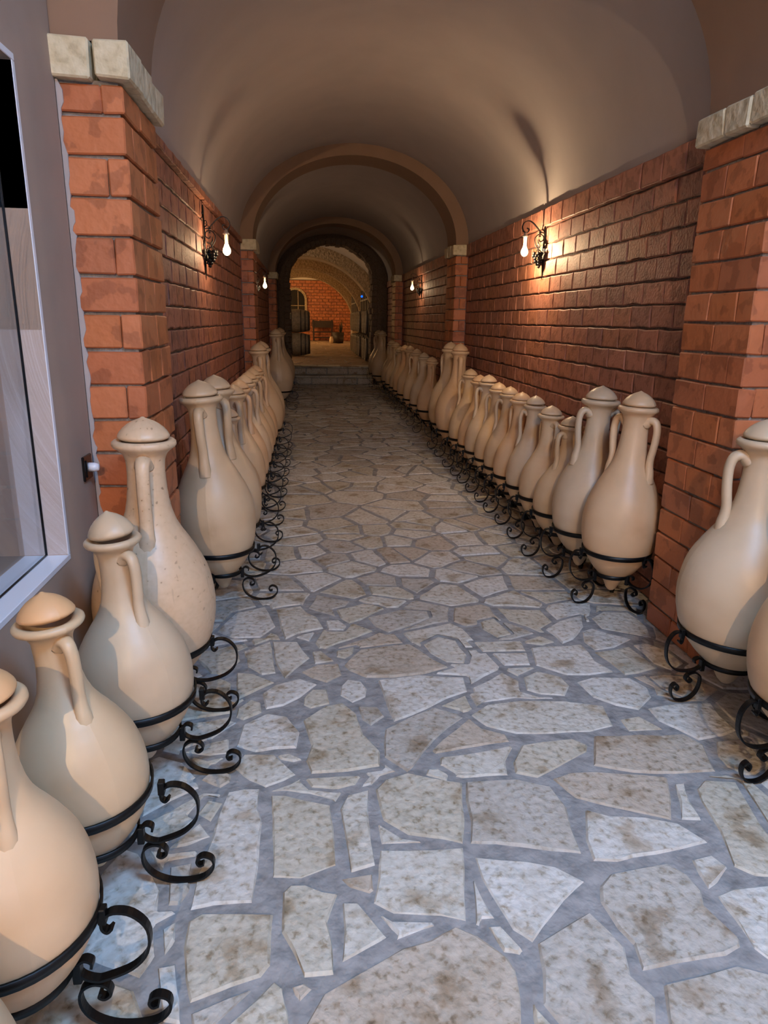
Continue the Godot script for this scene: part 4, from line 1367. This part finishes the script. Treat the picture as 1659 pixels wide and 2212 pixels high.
	for i in sz.size():
		amphora(1.65, sz[i], sh[i], 0.86, 1.0, -1.5 + 0.5 * (i % 3), "%s dim amphora along the right wall past the second pier" % nth[i], gr, clays_m[(i + 2) % 4], Vector2(-0.02, 0))
	# last bay, right row
	amphora(1.62, -15.4, 1.28, 0.9, 1.0, -1.2, "nearer dark tall amphora on the right before the far archway", gr, clays_m[1])
	amphora(1.62, -16.1, 1.28, 0.9, 1.0, -0.8, "farther dark tall amphora on the right before the far archway", gr, clays_m[3])

# =====================================================================
# wrought-iron wall lamps with a grape bunch
# =====================================================================
func sconce(at: Vector3, turn: float, label: String, e: float) -> void:
	# local z: out of the wall, y up; at: centre of the back bar
	var o := base("wall_lamp", at, turn)
	tag(o, label, "lamp", "wrought-iron wall lamps with grapes")
	var st := begin()
	var bar := curve([Vector3(0, 0.26, 0.010), Vector3(0, 0.12, 0.012), Vector3(0, -0.1, 0.012), Vector3(0, -0.255, 0.010)], 5)
	var tp: Array = []
	for i in bar.size():
		var t := float(i) / (bar.size() - 1)
		tp.append(maxf(0.22, 1.0 - pow(absf(t - 0.45) * 1.85, 6.0)))
	tube(st, bar, 0.016, 0.006, Vector3(1, 0, 0), 6, tp)
	for y in [0.2, -0.01]:
		box(st, Vector3(-0.03, y - 0.006, 0.0), Vector3(0.03, y + 0.006, 0.012), 0.002)
	put("back_bar", done(st), M.iron, o)
	var arm := begin()
	ribbon(arm, curve([Vector3(0, 0.10, 0.014), Vector3(0, 0.105, 0.045), Vector3(0, 0.135, 0.075), Vector3(0, 0.172, 0.115), Vector3(0, 0.185, 0.150), Vector3(0, 0.170, 0.185), Vector3(0, 0.135, 0.198), Vector3(0, 0.104, 0.183), Vector3(0, 0.100, 0.152), Vector3(0, 0.122, 0.143), Vector3(0, 0.132, 0.160)], 6), Vector3(1, 0, 0), 0.024, 0.005)
	put("arm", done(arm), M.iron, o)
	var sc := begin(true)
	tube(sc, curve([Vector3(0, -0.05, 0.016), Vector3(0, -0.01, 0.070), Vector3(0, 0.05, 0.090), Vector3(0, 0.086, 0.062), Vector3(0, 0.080, 0.026), Vector3(0, 0.048, 0.020), Vector3(0, 0.034, 0.044), Vector3(0, 0.050, 0.054)], 6), 0.004, 0.004, Vector3(1, 0, 0), 7)
	tube(sc, curve([Vector3(0, 0.11, 0.016), Vector3(0, 0.13, 0.034), Vector3(0, 0.155, 0.026), Vector3(0, 0.145, 0.012)], 5), 0.0035, 0.0035, Vector3(1, 0, 0), 6)
	ball(sc, Vector3(0, 0.10, 0.05), 0.010, 5, 8)
	ball(sc, Vector3(0, 0.075, 0.05), 0.008, 5, 8)
	put("scroll", done(sc), M.iron, o)
	# vine leaves: lobed plates, cupped
	for s in [[-1.0, -0.07, 0.02, 0.5], [1.0, -0.06, 0.02, -0.5], [0.25, -0.005, 0.05, 0.1]]:
		var lf := begin()
		var c := Vector3(0.03 * s[0], s[1], s[2] + 0.01)
		var rim: Array = []
		for i in 20:
			var t := TAU * i / 20
			var r := 0.028 + 0.012 * cos(5.0 * t) + 0.006 * cos(10.0 * t)
			rim.append(c + Vector3(r * sin(t) * 1.0 + 0.022 * s[0], r * cos(t) * 1.15, 0.010 * cos(2.0 * t) + 0.3 * r * absf(sin(t))))
		var mid := c + Vector3(0.022 * s[0], 0, 0.0)
		var bk := Vector3(0, 0, -0.004)
		for i in 20:
			var j := (i + 1) % 20
			tri(lf, mid, rim[i], rim[j], Vector3(0, 0, 1))
			tri(lf, mid + bk, rim[i] + bk, rim[j] + bk, Vector3(0, 0, -1))
			quad(lf, rim[i], rim[j], rim[j] + bk, rim[i] + bk, rim[i] - mid)
		put("leaf", done(lf), M.iron, o)
	# a tapering bunch of grapes
	var gp := begin(true)
	var rows := [[5, 0.030], [6, 0.034], [5, 0.028], [4, 0.022], [3, 0.014], [1, 0.0]]
	for r in rows.size():
		for i in rows[r][0]:
			var t: float = TAU * i / rows[r][0] + r * 0.6
			ball(gp, Vector3(cos(t) * rows[r][1], -0.055 - r * 0.020, 0.062 - r * 0.004 + sin(t) * rows[r][1]), 0.0135, 5, 8)
	put("grape_bunch", done(gp), M.iron, o)
	put("socket", lathe_mesh([Vector2(0, 0.104), Vector2(0.012, 0.104), Vector2(0.015, 0.080), Vector2(0.024, 0.074), Vector2(0.024, 0.066), Vector2(0.014, 0.062), Vector2(0.013, 0.002), Vector2(0, 0.002)], 16), M.brass, o).position = Vector3(0, 0, 0.168)
	var bm := put("bulb", lathe_mesh(bulb_profile(0.030, 0.085, -0.082), 18), M.bulb, o)
	bm.position = Vector3(0, 0, 0.168)
	omni(o, Vector3(0, -0.046, 0.168), Color(1.0, 0.85, 0.66), e, 0.014)

func build_sconces() -> void:
	sconce(Vector3(WR + 0.003, 2.085, -5.68), -PI / 2, "wrought-iron grape lamp glowing brightly on the near right brick wall", SCONCE_E * 3.0)
	sconce(Vector3(WL - 0.003, 2.02, -5.47), PI / 2, "wrought-iron grape lamp on the near left brick wall", SCONCE_E * 0.65)
	sconce(Vector3(WR + 0.003, 2.06, -11.8), -PI / 2, "wrought-iron grape lamp on the right wall of the second bay", SCONCE_E * 0.45)
	sconce(Vector3(WL - 0.003, 1.98, -10.2), PI / 2, "wrought-iron grape lamp on the left wall of the second bay", SCONCE_E * 0.5)
